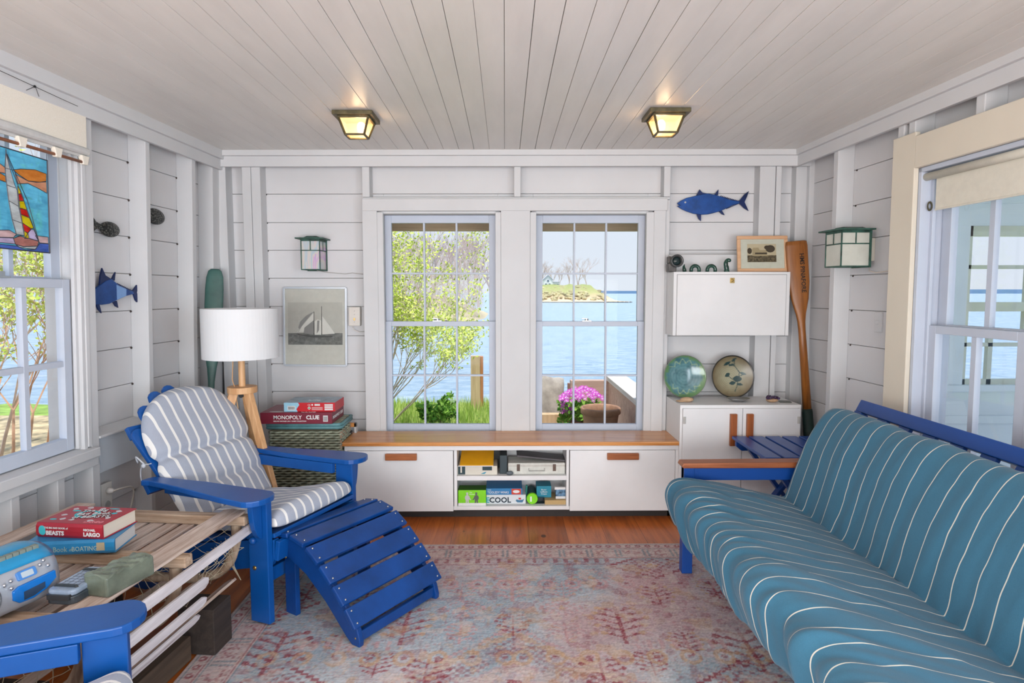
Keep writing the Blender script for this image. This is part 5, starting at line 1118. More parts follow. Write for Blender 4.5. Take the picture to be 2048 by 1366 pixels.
# ------------------------------------------------------------------ rug
def make_rug():
    X0, X1, Y0, Y1, st = -1.10, 1.16, .25, 3.12, .0055
    nx, ny = int((X1-X0)/st), int((Y1-Y0)/st); xs = np.linspace(X0, X1, nx+1); ys = np.linspace(Y0, Y1, ny+1); X, Y = np.meshgrid(xs, ys)
    rs = np.random.RandomState(1)
    def field(f, seed):
        r = np.random.RandomState(seed); g = r.rand(int((Y1-Y0)/f)+3, int((X1-X0)/f)+3); gx = (X-X0)/f; gy = (Y-Y0)/f; i = gx.astype(int); j = gy.astype(int); a = gx-i; b_ = gy-j; a = a*a*(3-2*a); b_ = b_*b_*(3-2*b_)
        return g[j, i]*(1-a)*(1-b_)+g[j, i+1]*a*(1-b_)+g[j+1, i]*(1-a)*b_+g[j+1, i+1]*a*b_
    def c(r, g, b_): return np.array(srgb(r, g, b_))
    BL, LB, PK, RD, TN, CR, TL = c(160, 176, 188), c(188, 196, 202), c(196, 158, 160), c(148, 68, 80), c(196, 164, 134), c(210, 196, 188), c(108, 136, 148)
    n1, n2, n3 = field(.35, 2), field(.09, 3), field(.03, 4)
    C = np.zeros(X.shape+(3,)); t = np.clip((n1*.6+n2*.4-.36)*3, 0, 1)[..., None]; C[:] = BL*(1-t)+LB*t
    pinkfar = np.clip((Y-2.2)/.9*.55+(n1-.5)*1.3, 0, .8)[..., None]; C = C*(1-pinkfar)+PK*pinkfar
    xc = .03; q = .016
    U = np.abs(X-xc); Uq = np.round(U/q)*q; V = np.round(Y/q)*q
    def put(mask, col, a=.85): 
        m_ = mask*a*.9
        m_ = np.where(n3+n2*.5 > .42, m_, m_*.35)[..., None]; C[:] = C*(1-m_)+col*m_
    # stepped central medallion
    for yc, s_ in ((1.78, 1.0), (.6, 1.0)):
        d = Uq/.62/s_+np.abs(V-yc)/.52/s_
        put((d > .93) & (d < 1.0), TN, .8); put((d > 1.02) & (d < 1.06), PK, .8)
        put((d < .93) & (d > .70) & (((Uq*31+V*31) % 1.0) < .5), RD, .55); put((d < .66), PK, .5); put((d < .62) & (d > .5), CR, .6); put(d < .42, RD, .9); put((d < .3) & (Uq > .03), TL, .7); put((d < .16), CR, .8)
    def tree(cx, cy, s_, col, col2=None):
        for sgn in ((1, -1) if abs(cx) > .02 else (1,)):
            u = np.abs(X-xc-sgn*cx)/s_; v = (Y-cy)/s_; uq = np.round(u/.014)*.014
            put((u < .010) & (np.abs(v) < .16), col, .9)
            for k in range(5):
                vb = -.11+k*.055; L = .13-.022*abs(k-2); put((np.abs(v-vb-u*.45) < .007) & (u < L), col, .8)
                put(((u-L)**2+(v-vb-L*.45)**2 < .00028), col2 if col2 is not None else col, .9); put((np.abs(u-L*.55)**2+(v-vb-L*.2-.014)**2 < .00016), col, .85)
    for i, (cx, cy, s_) in enumerate(((.42, 2.34, .85), (.86, 2.16, .9), (0, 2.62, .6), (.62, 2.56, .6), (.3, 2.02, .6), (.62, 1.80, .9), (.92, 1.78, .7), (.5, 1.35, .8), (.85, 1.1, .9), (0, 1.15, .8), (0, 2.34, .5), (.22, 2.62, .5), (.88, 2.62, .5), (.98, 2.36, .45), (.20, 2.28, .45), (.64, 2.20, .5), (.48, 2.08, .45), (.80, 1.92, .45))):
        tree(cx, cy, s_, (RD, PK)[i % 3 == 2], (TN, RD, PK)[i % 3])
    sf = field(.028, 41); sg = field(.022, 42); put((np.abs(sf-.5) < .04), RD, .26); put((np.abs(sg-.52) < .05), PK, .4); put((sg > .80), TN, .4); put((sf > .84), RD, .4)
    # diamonds with dotted fill, rosette rows and combs
    for cx, cy, a, b_, col in ((.66, 2.86, .22, .13, RD), (.36, 2.74, .11, .09, PK), (0, 2.79, .16, .10, PK), (.95, 2.52, .16, .12, RD), (.2, 2.47, .10, .07, PK), (.78, 1.95, .2, .14, RD)):
        d = np.abs(U-cx)/a+np.abs(V-cy)/b_ if cx else Uq/a+np.abs(V-cy)/b_
        put((d > .86) & (d < 1.0), col, .9); put((d < .72) & ((np.sin(X*170)*np.sin(Y*170)) > .1), col, .7); put(d < .2, TN, .9)
    k = ((U*1/.05) % 1); put((np.abs(Y-2.93) < .035) & (k < .42) & (U < .5), RD, .75); put((np.abs(Y-2.98) < .006) & (U < .52), PK, .8); put((np.abs(Y-2.88) < .005) & (U < .5), RD, .5)
    put((np.abs(Y-2.20) < .030) & (((U/.045) % 1) < .36) & (U > .45) & (U < .8), PK, .8)
    for yy in (2.68, 2.12, 1.5): k = (((U+.03)/.12) % 1-.5)*.12; put((np.abs(np.hypot(k, (Y-yy)*.8)-.030) < .008) & (U < .98), PK if yy > 2.5 else TN, .8); put((np.hypot(k, Y-yy) < .012) & (U < .98), RD, .7)
    zz = field(.05, 9); put((zz > .74), RD, .35); put((field(.045, 12) > .78), TN, .55); put((field(.05, 15) > .78), CR, .5)
    # borders
    e = np.minimum(np.minimum(X-X0, X1-X), np.minimum(Y-Y0, Y1-Y)); along = np.where((X-X0 == e) | (X1-X == e), Y, X)
    inb = e < .175; C[inb] = (C*.25+CR*.45+PK*.3)[inb]
    for a, b_, col in ((.006, .012, TL), (.052, .058, RD), (.066, .070, TL), (.160, .166, RD), (.172, .178, TL)): m_ = (e > a) & (e < b_); C[m_] = C[m_]*.35+col*.65
    k = (along/.05) % 1; mo = (e > .016) & (e < .048) & (np.abs(np.hypot((k-.5)*.05, e-.032)-.011) < .0045); C[mo] = C[mo]*.2+RD*.8
    k = (along/.14) % 1; mo = (e > .075) & (e < .155) & (np.abs(np.abs((k-.5)*.14)+np.abs(e-.115)*1.1-.034) < .006) & (n3 > .35); C[mo] = C[mo]*.5+RD*.5; mo = (e > .075) & (e < .155) & (np.abs(np.sin(along*120)*np.sin(e*150)) > .62) & (n3 > .4); C[mo] = C[mo]*.5+RD*.5
    mo = (e > .075) & (e < .155) & (np.abs(np.abs(k-.5)-.42) < .04); C[mo] = C[mo]*.4+TL*.6
    # worn pile: fine cross threads
    th = rs.rand(*X.shape); th2 = np.repeat(rs.rand(X.shape[0], X.shape[1]//5+1), 5, axis=1)[:, :X.shape[1]]; f = .80+.26*th+.22*(th2-.5); f = f*(.93+.14*n2)
    C = C*f[..., None]; pale = (rs.rand(*X.shape) > .86)[..., None]*.45; C = C*(1-pale)+CR*pale; C = np.clip(C*1.08, 0, 1)
    vs = np.stack([X, Y, np.full(X.shape, .007)+.001*rs.rand(*X.shape)], -1).reshape(-1, 3)
    j, i = np.mgrid[0:ny, 0:nx]; a = (j*(nx+1)+i).ravel(); F = np.stack([a, a+1, a+nx+2, a+nx+1], 1)
    me = bpy.data.meshes.new('rug'); me.vertices.add(len(vs)); me.vertices.foreach_set('co', vs.ravel()); me.loops.add(F.size); me.loops.foreach_set('vertex_index', F.ravel().astype(np.int32)); me.polygons.add(len(F)); me.polygons.foreach_set('loop_start', np.arange(0, F.size, 4, dtype=np.int32)); me.update(calc_edges=True)
    ca = me.color_attributes.new('Col', 'FLOAT_COLOR', 'POINT'); ca.data.foreach_set('color', np.concatenate([C.reshape(-1, 3), np.ones((len(vs), 1))], 1).ravel().astype(np.float32))
    me.materials.append(vcol('rug_pile', .95, 500, 0, .1)); o = bpy.data.objects.new('pile', me); COL.objects.link(o)
    E = thing('rug', 'faded pink and grey-blue oriental rug on the wooden floor', 'rug', loc=(0, 0, 0)); o.parent = E
    m_ = MB(); m_.box(X0-.003, X1+.003, Y0-.003, Y1+.003, .0005, .0068); m_.build('backing', flat('rug_edge', srgb(176, 168, 164), .95), E)
make_rug()
# ------------------------------------------------------------------ adirondack chairs
def arc_pts(cx, cy, r, a0, a1, n=8): return [(cx+r*math.cos(R(a0+(a1-a0)*k/n)), cy+r*math.sin(R(a0+(a1-a0)*k/n))) for k in range(n+1)]
BD = Vector((-.42, 0, .62)).normalized(); BN = Vector((BD.z, 0, -BD.x)); BN = Vector((.62, 0, .42)).normalized()
BB = Vector((-.385, 0, .245))
def bolt(m, x, y, z, r=.009, sy=-1): m.ball((x, y, z), (r, .004, r), 10, 6)
def adirondack(label, group='blue adirondack chairs'):
    E = thing('adirondack_chair', label, 'chair', group=group)
    for s in (-1, 1):
        m = MB(); m.prism([(-.045, .008), (.048, .008), (.048, .498), (-.045, .498)], 'xz', s*.258, s*.286); lg = m.build('leg', BLUE, E, bevel=.003)
        m = MB(); bolt(m, -.018, s*.287, .225); bolt(m, -.015, s*.287, .455, .007); m.build('bolt', BRASS, lg, smooth=True)
        m = MB(); m.prism([(s*.287, .498), (s*.336, .498)]+[(s*(.287+.049*math.cos(R(a))**1.0), .498-.15*math.sin(R(a))) for a in (15, 30, 45, 60, 75, 90)], 'yz', .002, .026); m.build('arm_bracket', BLUE, E, bevel=.002)
        out = [(-.55, s*.262)]+[(-.55-.02*math.sin(R(a)), s*(.30-.04*math.cos(R(a)))) for a in (45, 90, 135)]+[(-.53, s*.318), (-.35, s*.334), (-.10, s*.374)]+[(.022+.058*math.sin(R(a)), s*(.310+.074*math.cos(R(a)))) for a in (0, 20, 40, 60, 80, 100, 120, 140, 160, 180)]+[(-.3, s*.238)]
        m = MB(); m.prism(out, 'xy', .499, .522); m.build('armrest', BLUE, E, bevel=.004, seg=3)
        m = MB(); m.box(-.52, -.046, s*.235, s*.257, .452, .4985); m.build('arm_rail', BLUE, E, bevel=.002)
        m = MB(); m.prism([(.052, .335), (.052, .26), (.03, .225), (-.10, .195), (-.30, .145), (-.50, .075), (-.66, .008), (-.86, .008), (-.84, .055), (-.55, .195), (-.35, .262), (-.1, .31)], 'xz', s*.228, s*.2565); st = m.build('side_rail', BLUE, E, bevel=.003)
    m = MB(); m.ball((-.02, -.292, .335), (.015, .012, .015), 12, 8); m.build('wooden_knob', BLUE, E, smooth=True)
    m = MB(); m.box(-.015, .01, -.2275, .2275, .150, .205); m.build('stretcher', BLUE, E, bevel=.002)
    top = [(.075, .318), (.045, .338), (-.1, .314), (-.35, .266)]
    for k in range(6):
        x = .045-k*.077; zc = .337-(.045-x)*.19
        m = MB(); m.box(-.033, .033, -.256, .256, 0, .018, T(x-.02, 0, zc) @ RY(-10.5)); m.build('seat_slat', BLUE, E, bevel=.003)
    m = MB(); m.box(-.010, .010, -.256, .256, -.07, .01, T(.068, 0, .322) @ RY(8)); m.build('front_apron', BLUE, E, bevel=.003)
    for k in range(-3, 4):
        L = .735-.020*k*k; yb = k*.058; yt = k*.080; wb, wt = .025, .036
        a = BB+Vector((0, yb, 0)); d = (BB+BD*L+Vector((0, yt, 0))-a); Ld = d.length; d.normalize(); xx = Vector((0, 1, 0)); xx = (xx-d*xx.dot(d)).normalized(); nn = xx.cross(d)
        M = Matrix((xx, nn, d)).transposed().to_4x4(); M.translation = a
        m = MB(); m.prism([(-wb, 0), (wb, 0), (wt, Ld-.04), (wt*.85, Ld-.018), (wt*.5, Ld-.004), (0, Ld), (-wt*.5, Ld-.004), (-wt*.85, Ld-.018), (-wt, Ld-.04)], 'xz', -.009, .009, M); m.build('back_slat', BLUE, E, bevel=.003)
    for v, w in ((.30, .30), (.05, .24), (.55, .26)):
        c = BB+BD*v-BN*.0225; Mb = Matrix((BD, Vector((0, 1, 0)), BN)).transposed().to_4x4(); Mb.translation = c
        m = MB(); m.box(-.028, .028, -w, w, -.011, .011, Mb); m.build('back_rail', BLUE, E, bevel=.002)
    return E
CUSH = stripes('blue_grey_stripe_canvas', srgb(166, 173, 188), srgb(232, 231, 228), 1, .0500, .0115, .005, 500, .9, 7)
def pad(path, wfun, tfun, name, E, seed, n=44, yoff=lambda v: 0):
    """puffy pad: sections across y along a path of (point, normal)"""
    vs = []; fs = []; m_ = len(path)
    for i, (p, nrm) in enumerate(path):
        v = i/(m_-1); w = wfun(v); t = tfun(v)
        for k in range(n):
            a = 2*math.pi*k/n; ca, sa = math.cos(a), math.sin(a); yy = math.copysign(abs(ca)**.55, ca)*w; tt = math.copysign(abs(sa)**.75, sa)*t*(1 if sa > 0 else .35)
            q_ = p+Vector((0, yy+yoff(v), 0))+nrm*tt; nz = noise.noise(q_*9+Vector((seed, 0, 0)))*.006+noise.noise(q_*22+Vector((0, seed, 0)))*.003
            vs.append(q_+nrm*nz*(1 if sa > 0 else 0))
    for i in range(m_-1):
        for k in range(n): fs.append((i*n+k, i*n+(k+1) % n, (i+1)*n+(k+1) % n, (i+1)*n+k))
    fs += [tuple(range(n))[::-1], tuple(range((m_-1)*n, m_*n))]
    b_ = MB(); b_.add(vs, fs); return b_.build(name, CUSH, E, smooth=True, sub=1)
def chair_cushion(label):
    E = thing('chair_cushion', label, 'cushion', group='striped chair cushions')
    base_ = BB+BN*.022+BD*.06; L = .645
    path = []
    for i in range(41):
        v = i/40; path.append((base_+BD*(v*L), BN))
    def w(v):
        if v > .60: return max(.012, .27*math.sqrt(max(0, 1-((v-.60)/.402)**2.3)))
        return .232+.030*min(1, v/.35) - (.022*math.exp(-((v-.50)/.03)**2)) + (.008 if v > .52 else 0)
    def t(v): return .012+.048*min(1, v/.05, (1-v)/.07)-.034*math.exp(-((v-.50)/.022)**2)-.022*math.exp(-((v-.24)/.02)**2)
    pad(path, w, t, 'back_pad', E, 3, yoff=lambda v: .045*max(0, v-.2))
    path = []
    for i in range(31):
        v = i/30; x = -.395+.468*v; z = .353-(.045-x)*.19+.031; path.append((Vector((x, 0, z+.004*math.sin(v*9))), Vector((-.17, 0, 1)).normalized()))
    pad(path, lambda v: (.230+.014*v)*(min(1, (1.02-v)/.05)**.25), lambda v: .012+.050*min(1, v/.08, (1.0-v)/.07+.3), 'seat_pad', E, 8)
    m = MB()
    for s in (-1, 1):
        c = base_+BD*(.50*L)+Vector((0, s*.262, 0)); m.tube(smoothcurve([c, c+Vector((-.03, s*.02, -.01)), c+Vector((-.05, s*.012, -.06)), c+Vector((-.02, s*.02, -.10))], 4), .004, 5, flat=.5); m.ball(c+Vector((-.025, s*.018, -.008)), (.010, .008, .010), 8, 6); m.tube(smoothcurve([c+Vector((-.02, s*.018, 0)), c+Vector((-.05, s*.03, .03)), c+Vector((-.06, s*.015, .0))], 4), .0035, 5)
    m.build('tie', flat('canvas_tie', srgb(196, 200, 208), .9), E, smooth=True)
    return E
def dup(root, label, M):
    r_ = root.copy(); COL.objects.link(r_); r_.matrix_world = M; r_['label'] = label
    for ch in list(root.children):
        c = ch.copy(); COL.objects.link(c); c.parent = r_
        for g in ch.children: d = g.copy(); COL.objects.link(d); d.parent = c
    return r_
MC1 = T(-.847, 2.616, .0085) @ RZ(-22); MC2 = T(-.850, 1.172, .0005) @ RZ(20.4)
ch = adirondack('blue wooden adirondack chair beside the left wall, facing the rug'); ch.matrix_world = MC1
dup(ch, 'second blue adirondack chair, only its armrest and front leg showing in the near left corner', MC2)
cu = chair_cushion('grey and white striped cushion tied to the blue chair by the floor lamp'); cu.matrix_world = MC1
dup(cu, 'grey and white striped seat cushion in the nearest left corner', MC2)
# footstool
E = thing('footstool', 'blue slatted wooden footstool sloping down from the chair onto the rug', 'footstool', M=T(-.554, 2.2, .0085) @ RZ(math.degrees(math.atan2(-.553, .834))))
topc = smoothcurve([(-.425, .322), (-.345, .332), (-.265, .318), (-.19, .275), (-.115, .21), (-.045, .14), (.018, .062)], 8)
out = [(p.x, p.y) for p in topc]+[(.030, .020), (.028, 0), (-.012, 0), (-.045, .025), (-.15, .125), (-.26, .205), (-.36, .245), (-.425, .245)]
for s in (0, 1):
    y0 = .0 if s == 0 else .430; m = MB(); m.prism(out, 'xz', y0, y0+.022); sd = m.build('side_rail', BLUEO, E, bevel=.003)
    m = MB(); m.box(-.415, -.352, y0+(.0225 if s == 0 else -.0225), y0+(.044 if s == 0 else -.0005), 0, .29); m.build('leg', BLUEO, E, bevel=.002)
    m = MB()
    for zz in (.295, .245): m.ball((-.38, y0 if s == 0 else y0+.022, zz), (.007, .003, .007), 10, 6)
    m.ball((.008, y0 if s == 0 else y0+.022, .030), (.004, .002, .004), 8, 5)
    m.build('bolt', BRASS, sd, smooth=True)
lens_ = [0]
for i in range(1, len(topc)): lens_.append(lens_[-1]+(topc[i]-topc[i-1]).length)
def at_len(s_):
    for i in range(1, len(topc)):
        if lens_[i] >= s_: t_ = (s_-lens_[i-1])/(lens_[i]-lens_[i-1]); p = topc[i-1].lerp(topc[i], t_); d = (topc[i]-topc[i-1]).normalized(); return p, d
    return topc[-1], (topc[-1]-topc[-2]).normalized()
TL_ = lens_[-1]
for k in range(6):
    s0 = (k+.5)*TL_/6; p, d = at_len(s0); ang = math.degrees(math.atan2(-d.y, d.x)); M = T(p.x, .226, p.y+.001) @ RY(ang)
    m = MB(); m.box(-.040, .040, -.247, .247, 0, .019, M); sl = m.build('slat', BLUEO, E, bevel=.004)
    for x in (-.024, .024):
        for y in (-.226, .226): m = MB(); m.ball(M @ Vector((x, y, .0195)), .0042, 8, 5); m.build('screw', STEEL, sl, smooth=True)
m = MB(); m.box(.0, .018, .0225, .4295, .012, .052); m.build('stretcher', BLUEO, E, bevel=.002)
m = MB(); m.box(-.40, -.38, .0445, .4075, .19, .24); m.build('stretcher', BLUEO, E, bevel=.002)
# ------------------------------------------------------------------ lobster trap used as a table
ZT = .45
MT = T(-1.09, 1.56, 0) @ RZ(-6)
TW, TLn = .70, .80
E = thing('lobster_trap', 'old wooden lobster trap used as a table, with weathered laths and netting', 'trap', M=MT)
for y in (.015, .41, .775):
    m = MB(); m.box(-TW-.01, .028, y-.021, y+.021, ZT-.032, ZT+.004); m.build('crosspiece', DRIFTX, E, bevel=.004)
m = MB(); m.prism([(-.085, -.03), (-.005, -.03), (.0, .4), (.010, .80), (-.05, .815), (-.078, .80), (-.088, .4)], 'xy', ZT+.0045, ZT+.014); m.build('lath', DRIFT, E, bevel=.002)
m = MB(); m.prism([(-TW+.0, -.03), (-TW+.075, -.03), (-TW+.075, .82), (-TW, .82)], 'xy', ZT+.0045, ZT+.014); m.build('lath', DRIFT, E, bevel=.002)
rg = random.Random(6)
for k in range(8):
    x = -.135-k*.064; w = .021+.004*rg.random(); m = MB(); m.prism([(x-w, -.02), (x+w, -.02+rg.uniform(-.01, .01)), (x+w+rg.uniform(-.003, .003), .80), (x-w, .80)], 'xy', ZT-.043, ZT-.0325); m.build('lath', DRIFT, E, bevel=.0015)
AX, BXR, ZB = -TW/2, TW/2, ZT-.035
def ell(ph, off=0): return Vector((AX+(BXR+off)*math.cos(R(ph)), 0, ZB-(.235+off)*math.sin(R(ph))**.9 if math.sin(R(ph)) > 0 else ZB))
for y in (.02, .41, .78):
    pts = []
    for k in range(25):
        ph = 180*k/24; c_, s_ = math.cos(R(ph)), math.sin(R(ph)); pts.append((AX+(BXR-.02)*math.copysign(abs(c_)**.42, c_), y+.004*math.sin(k), ZB-.222*abs(s_)**.8))
    m = MB(); m.tube(pts, [.0185+.0015*math.sin(i*1.7) for i in range(25)], 9); m.build('bow', BARK, E, smooth=True)
def sidel(x, z, ang, w, y0, y1, name='lath', mat=LATHW):
    m_ = MB(); M = T(x, 0, z) @ RY(ang)
    m_.prism([(y0, -w/2), (y1-.02, -w/2), (y1, -w/4), (y1, w/4), (y1-.02, w/2), (y0, w/2)], 'yz', -.005, .005, M); return m_.build(name, mat, E, bevel=.0015)
sidel(.030, ZT-.053, 0, .036, -.03, .83); sidel(.032, .330, 3, .038, -.03, .50); sidel(.028, .268, 10, .032, -.03, .49); sidel(.014, .216, 24, .030, -.03, .47); sidel(-.06, .181, 68, .034, -.03, .80, mat=DRIFT); sidel(-.032, .198, 50, .02, -.03, .78, mat=DRIFT)
for k in range(4): x = -.17-.13*k; m = MB(); m.box(x-.02, x+.02, -.02, .8, .178, .187); m.build('lath', DRIFT, E)
sidel(-TW-.008, .37, 0, .04, -.03, .80); sidel(-TW-.004, .30, 0, .04, -.03, .80)
# netting
NET = flat('net_twine', srgb(176, 164, 140), .9)
m = MB(); rg = random.Random(9)
def net(P, nu, nv, jit=.008, r_=.0012):
    """diamond net on a patch P(u,v)"""
    K = {}
    for i in range(nu+1):
        for j in range(nv+1):
            if (i+j) % 2: continue
            K[i, j] = P(i/nu, j/nv)+Vector((rg.uniform(-1, 1), rg.uniform(-1, 1), rg.uniform(-1, 1)))*jit
    for (i, j), p in K.items():
        m.ball(p, r_*1.9, 5, 3)
        for di, dj in ((1, 1), (1, -1)):
            q_ = K.get((i+di, j+dj))
            if q_ is not None: mid = (p+q_)/2+Vector((0, 0, -.003)); m.tube([p, mid, q_], r_, 4, cap=False)
def half(u, v, y, sag=0):   # the D-shaped end: u across, v down
    x = AX+(BXR-.03)*(2*u-1)*math.sqrt(max(0, 1-(v*.92)**2.4)); return Vector((x, y+sag*math.sin(math.pi*u)*math.sin(math.pi*v), ZB-.215*v))
net(lambda u, v: half(u, v, .79, -.10), 16, 8, .006)
net(lambda u, v: half(u, v, .012, .08), 16, 8, .006)
net(lambda u, v: half(u, v, .41, .12)*1.0, 14, 8, .012)
net(lambda u, v: Vector((.015-.13*v**2.2-.03*math.sin(u*3.1), .50+.27*u, ZB-.03-.19*v)), 8, 8, .010)
P0 = Vector((-.02, .80, .185))
for k in range(6): m.tube([P0, Vector((-.03-.01*k, .775, .25+.012*k)), Vector((.0, .70-.03*k, ZB-.01))], .0013, 4)
m.build('netting', NET, E)
for lab, b_ in (('near-black timber block under the far end of the lobster trap', (-.14, -.005, .585, .70, .176)), ('long dark brown timber lying under the right side of the lobster trap', (-.17, -.075, -.10, .558, .095)), ('dark timber block under the wall side of the lobster trap', (-.62, -.48, .50, .76, .176)), ('dark timber block under the near end of the lobster trap', (-.40, -.25, .0, .16, .176))):
    mm = MB(); o = mm.box(b_[0], b_[1], b_[2], b_[3], .0085, b_[4]).build('timber_block', DARKT if 'brown' not in lab else wood('brown_timber', srgb(52, 40, 32), srgb(92, 76, 62), 'y', .8, .6, .4), bevel=.003, M=MT); tag(o, lab, 'timber block', 'timbers under the trap')
# things on the trap
ZL = ZT+.0148
def base3(A, B, C, z):
    """matrix with origin A, x toward B, y toward C (all seen points on height z); returns matrix, length, depth"""
    a, b_, c_ = atZ(*A, z), atZ(*B, z), atZ(*C, z); x = (b_-a); L = x.length; x.normalize(); d = (c_-b_); y = Vector((0, 0, 1)).cross(x); D_ = abs(d.dot(y))
    M = Matrix((x, y, Vector((0, 0, 1)))).transposed().to_4x4(); M.translation = a; return M, L, D_
def book(name, label, M, L, D_, H_, cover, pages):
    E_ = thing(name, label, 'book', M=M, group='books on the trap'); t = .003
    m_ = MB(); m_.box(0, L, 0, D_, 0, t); m_.box(0, L, 0, D_, H_-t, H_); m_.prism([(0, 0), (-.006, H_*.2), (-.007, H_*.5), (-.006, H_*.8), (0, H_), (t, H_), (t, 0)], 'yz', 0, L); m_.build('cover', cover, E_, bevel=.001)
    m_ = MB(); m_.box(.004, L-.004, .004, D_-.005, t+.0002, H_-t-.0002); m_.build('pages', pages, E_); return E_
PAGE = paint('book_pages', srgb(224, 212, 196), .8, .05, 3, .5, grain=(.2, .2, 60)); PAGE2 = paint('white_pages', srgb(216, 214, 212), .8, .05, 3, .5, grain=(.2, .2, 60))
M, L, D_ = base3((100, 1111), (231, 1105), (300, 1069), ZL); BK = L+.07; M = M @ T(-.07, 0, 0)
D_ = min(D_, .24)
E = book('book', 'large blue hardback about boating, under the red book', M, BK, D_, .046, flat('blue_cover', srgb(38, 128, 178), .35), PAGE2)
SP = RX(90)
text('Complete Book', .023, flat('gold_print', srgb(150, 176, 170)), E, T(BK-.140, -.0075, .013) @ SP, sx=.85, align='RIGHT'); text('of', .014, flat('gold_print2', srgb(150, 176, 170)), E, T(BK-.134, -.0075, .014) @ SP, sx=.85); text('BOATING', .021, flat('gold_print3', srgb(170, 190, 180)), E, T(BK-.050, -.0075, .013) @ SP, sx=.82, align='RIGHT')
mm = MB(); mm.box(BK-.052, BK-.028, -.0082, -.0072, .012, .038); mm.build('tape_patch', flat('tan_tape', srgb(176, 160, 130)), E)
zr = ZL+.0465
M, L, D_ = base3((76, 1073), (207, 1079), (262, 1047), zr)
E = book('book', 'red paperback about beasts on top of the blue book', M, L, .155, .048, flat('red_cover', srgb(166, 34, 50), .4), PAGE)
LETW = gr(228)
text('BEASTS', .0185, LETW, E, T(.036, -.0077, .011) @ SP, bold=.0008, sx=1.05); text('THE BIG BAD BOOK of', .0082, LETW, E, T(.030, -.0077, .031) @ SP, bold=.0002); text('LARGO', .0175, LETW, E, T(L-.063, -.0077, .011) @ SP, bold=.0007); text('MICHAEL', .010, LETW, E, T(L-.062, -.0077, .028) @ SP, bold=.0003)
TEALP = flat('teal_print_cover', srgb(60, 190, 200)); zt = .0483
mm = MB(); mm.ball((.022, -.006, .024), (.014, .0018, .016), 14, 8); mm.lathe([(.028, 0), (.040, 0), (.040, .0006), (.028, .0006)], 28, T(.105, .085, zt) @ Matrix.Diagonal((1, .8, 1, 1)), closed=True)
for (x, y, a, b_) in ((.045, .11, .016, .006), (.16, .14, .02, .005), (.03, .03, .012, .006), (.19, .1, .01, .008)): mm.ball((x, y, zt), (a, b_, .0006), 12, 4)
mm.build('teal_print', TEALP, E)
mm = MB(); rg = random.Random(12)
for (x, y) in ((.035, .07), (.06, .035), (.16, .03), (.03, .125), (.12, .135), (.20, .06), (.095, .03), (.19, .12), (.07, .14)):
    mm.prism([(x+.013*math.cos(a*.9)*(.5+.5*rg.random()), y+.011*math.sin(a*.9)*(.5+.5*rg.random())) for a in range(7)], 'xy', zt, zt+.0006)
mm.build('pale_print', flat('pale_grey_print', srgb(200, 196, 200)), E)
text('The Big\nBad Book\nof BEASTS', .030, flat('black_print', srgb(40, 30, 36)), E, T(.070, .098, zt+.0004) @ RZ(12), sx=.9, bold=.002)
text('The Big\nBad Book\nof BEASTS', .030, LETW, E, T(.070, .098, zt+.0010) @ RZ(12), sx=.9); text('LARGO', .022, flat('pink_print', srgb(220, 140, 150)), E, T(.15, .012, zt+.0006), sx=.9, bold=.0005)
p = atZ(214, 1108, ZT+.0045); mm = MB(); mm.ball((p.x, p.y, ZT+.0125), (.012, .009, .0075), 12, 8); tag(mm.build('pebble', flat('dark_pebble', srgb(70, 66, 66), .5), smooth=True), 'tiny dark pebble on the trap crosspiece beside the blue book', 'pebble')
# soapstone block
SOAP = paint('green_soapstone', srgb(112, 122, 108), .3, .22, 14, .25)
M, L, D_ = base3((168, 1191), (214, 1197), (268, 1163), ZL)
mm = MB(); D_ = .155
vs = []; N1, N2 = 8, 14
for j in range(N2+1):
    for i in range(N1+1):
        x = L*i/N1; y = D_*j/N2; z = .062+.003*math.sin(j*.9+i*.5)+.003*math.sin(j*1.9-i)-.004*abs(i/N1-.5); vs.append((x+.012*(j/N2), y, z))
top_ = vs; n1 = N1+1; allv = top_+[(x*.98+.003, y, .0003) for x, y, z in top_]; K0 = len(top_)
fs = [(j*n1+i, j*n1+i+1, (j+1)*n1+i+1, (j+1)*n1+i) for j in range(N2) for i in range(N1)]
fs += [(K0+j*n1+i, K0+(j+1)*n1+i, K0+(j+1)*n1+i+1, K0+j*n1+i+1) for j in range(N2) for i in range(N1)]
bd = [i for i in range(n1)]+[j*n1+N1 for j in range(1, N2+1)]+[N2*n1+i for i in range(N1-1, -1, -1)]+[j*n1 for j in range(N2-1, 0, -1)]
fs += [(bd[i], K0+bd[i], K0+bd[(i+1) % len(bd)], bd[(i+1) % len(bd)]) for i in range(len(bd))]
mm.add(allv, fs); o = mm.build('stone_block', SOAP, M=M, smooth=False, bevel=.006); tag(o, 'rough cut grey-green stone block on the lobster trap', 'stone')
# clear plastic case
M, L, D_ = base3((88, 1208), (142, 1211), (182, 1150), ZL)
E = thing('plastic_case', 'smoky clear plastic case with dark latches beside the stone block', 'case', M=M)
D_ = .155; W_ = max(L, .085)
def rrect(x0, x1, y0, y1, r, n=5): return arc_pts(x1-r, y1-r, r, 0, 90, n)+arc_pts(x0+r, y1-r, r, 90, 180, n)+arc_pts(x0+r, y0+r, r, 180, 270, n)+arc_pts(x1-r, y0+r, r, 270, 360, n)
mm = MB(); mm.prism(rrect(0, W_, 0, D_, .022), 'xy', 0, .021); mm.build('case_base', paint('smoke_base', srgb(70, 80, 88), .15, .1, 20, 0), E, bevel=.003)
mm = MB(); mm.prism(rrect(.002, W_-.002, .002, D_-.002, .02), 'xy', .0215, .038); mm.build('case_lid', paint('clear_lid', srgb(150, 168, 190), .08, .12, 20, 0), E, bevel=.005)
mm = MB()
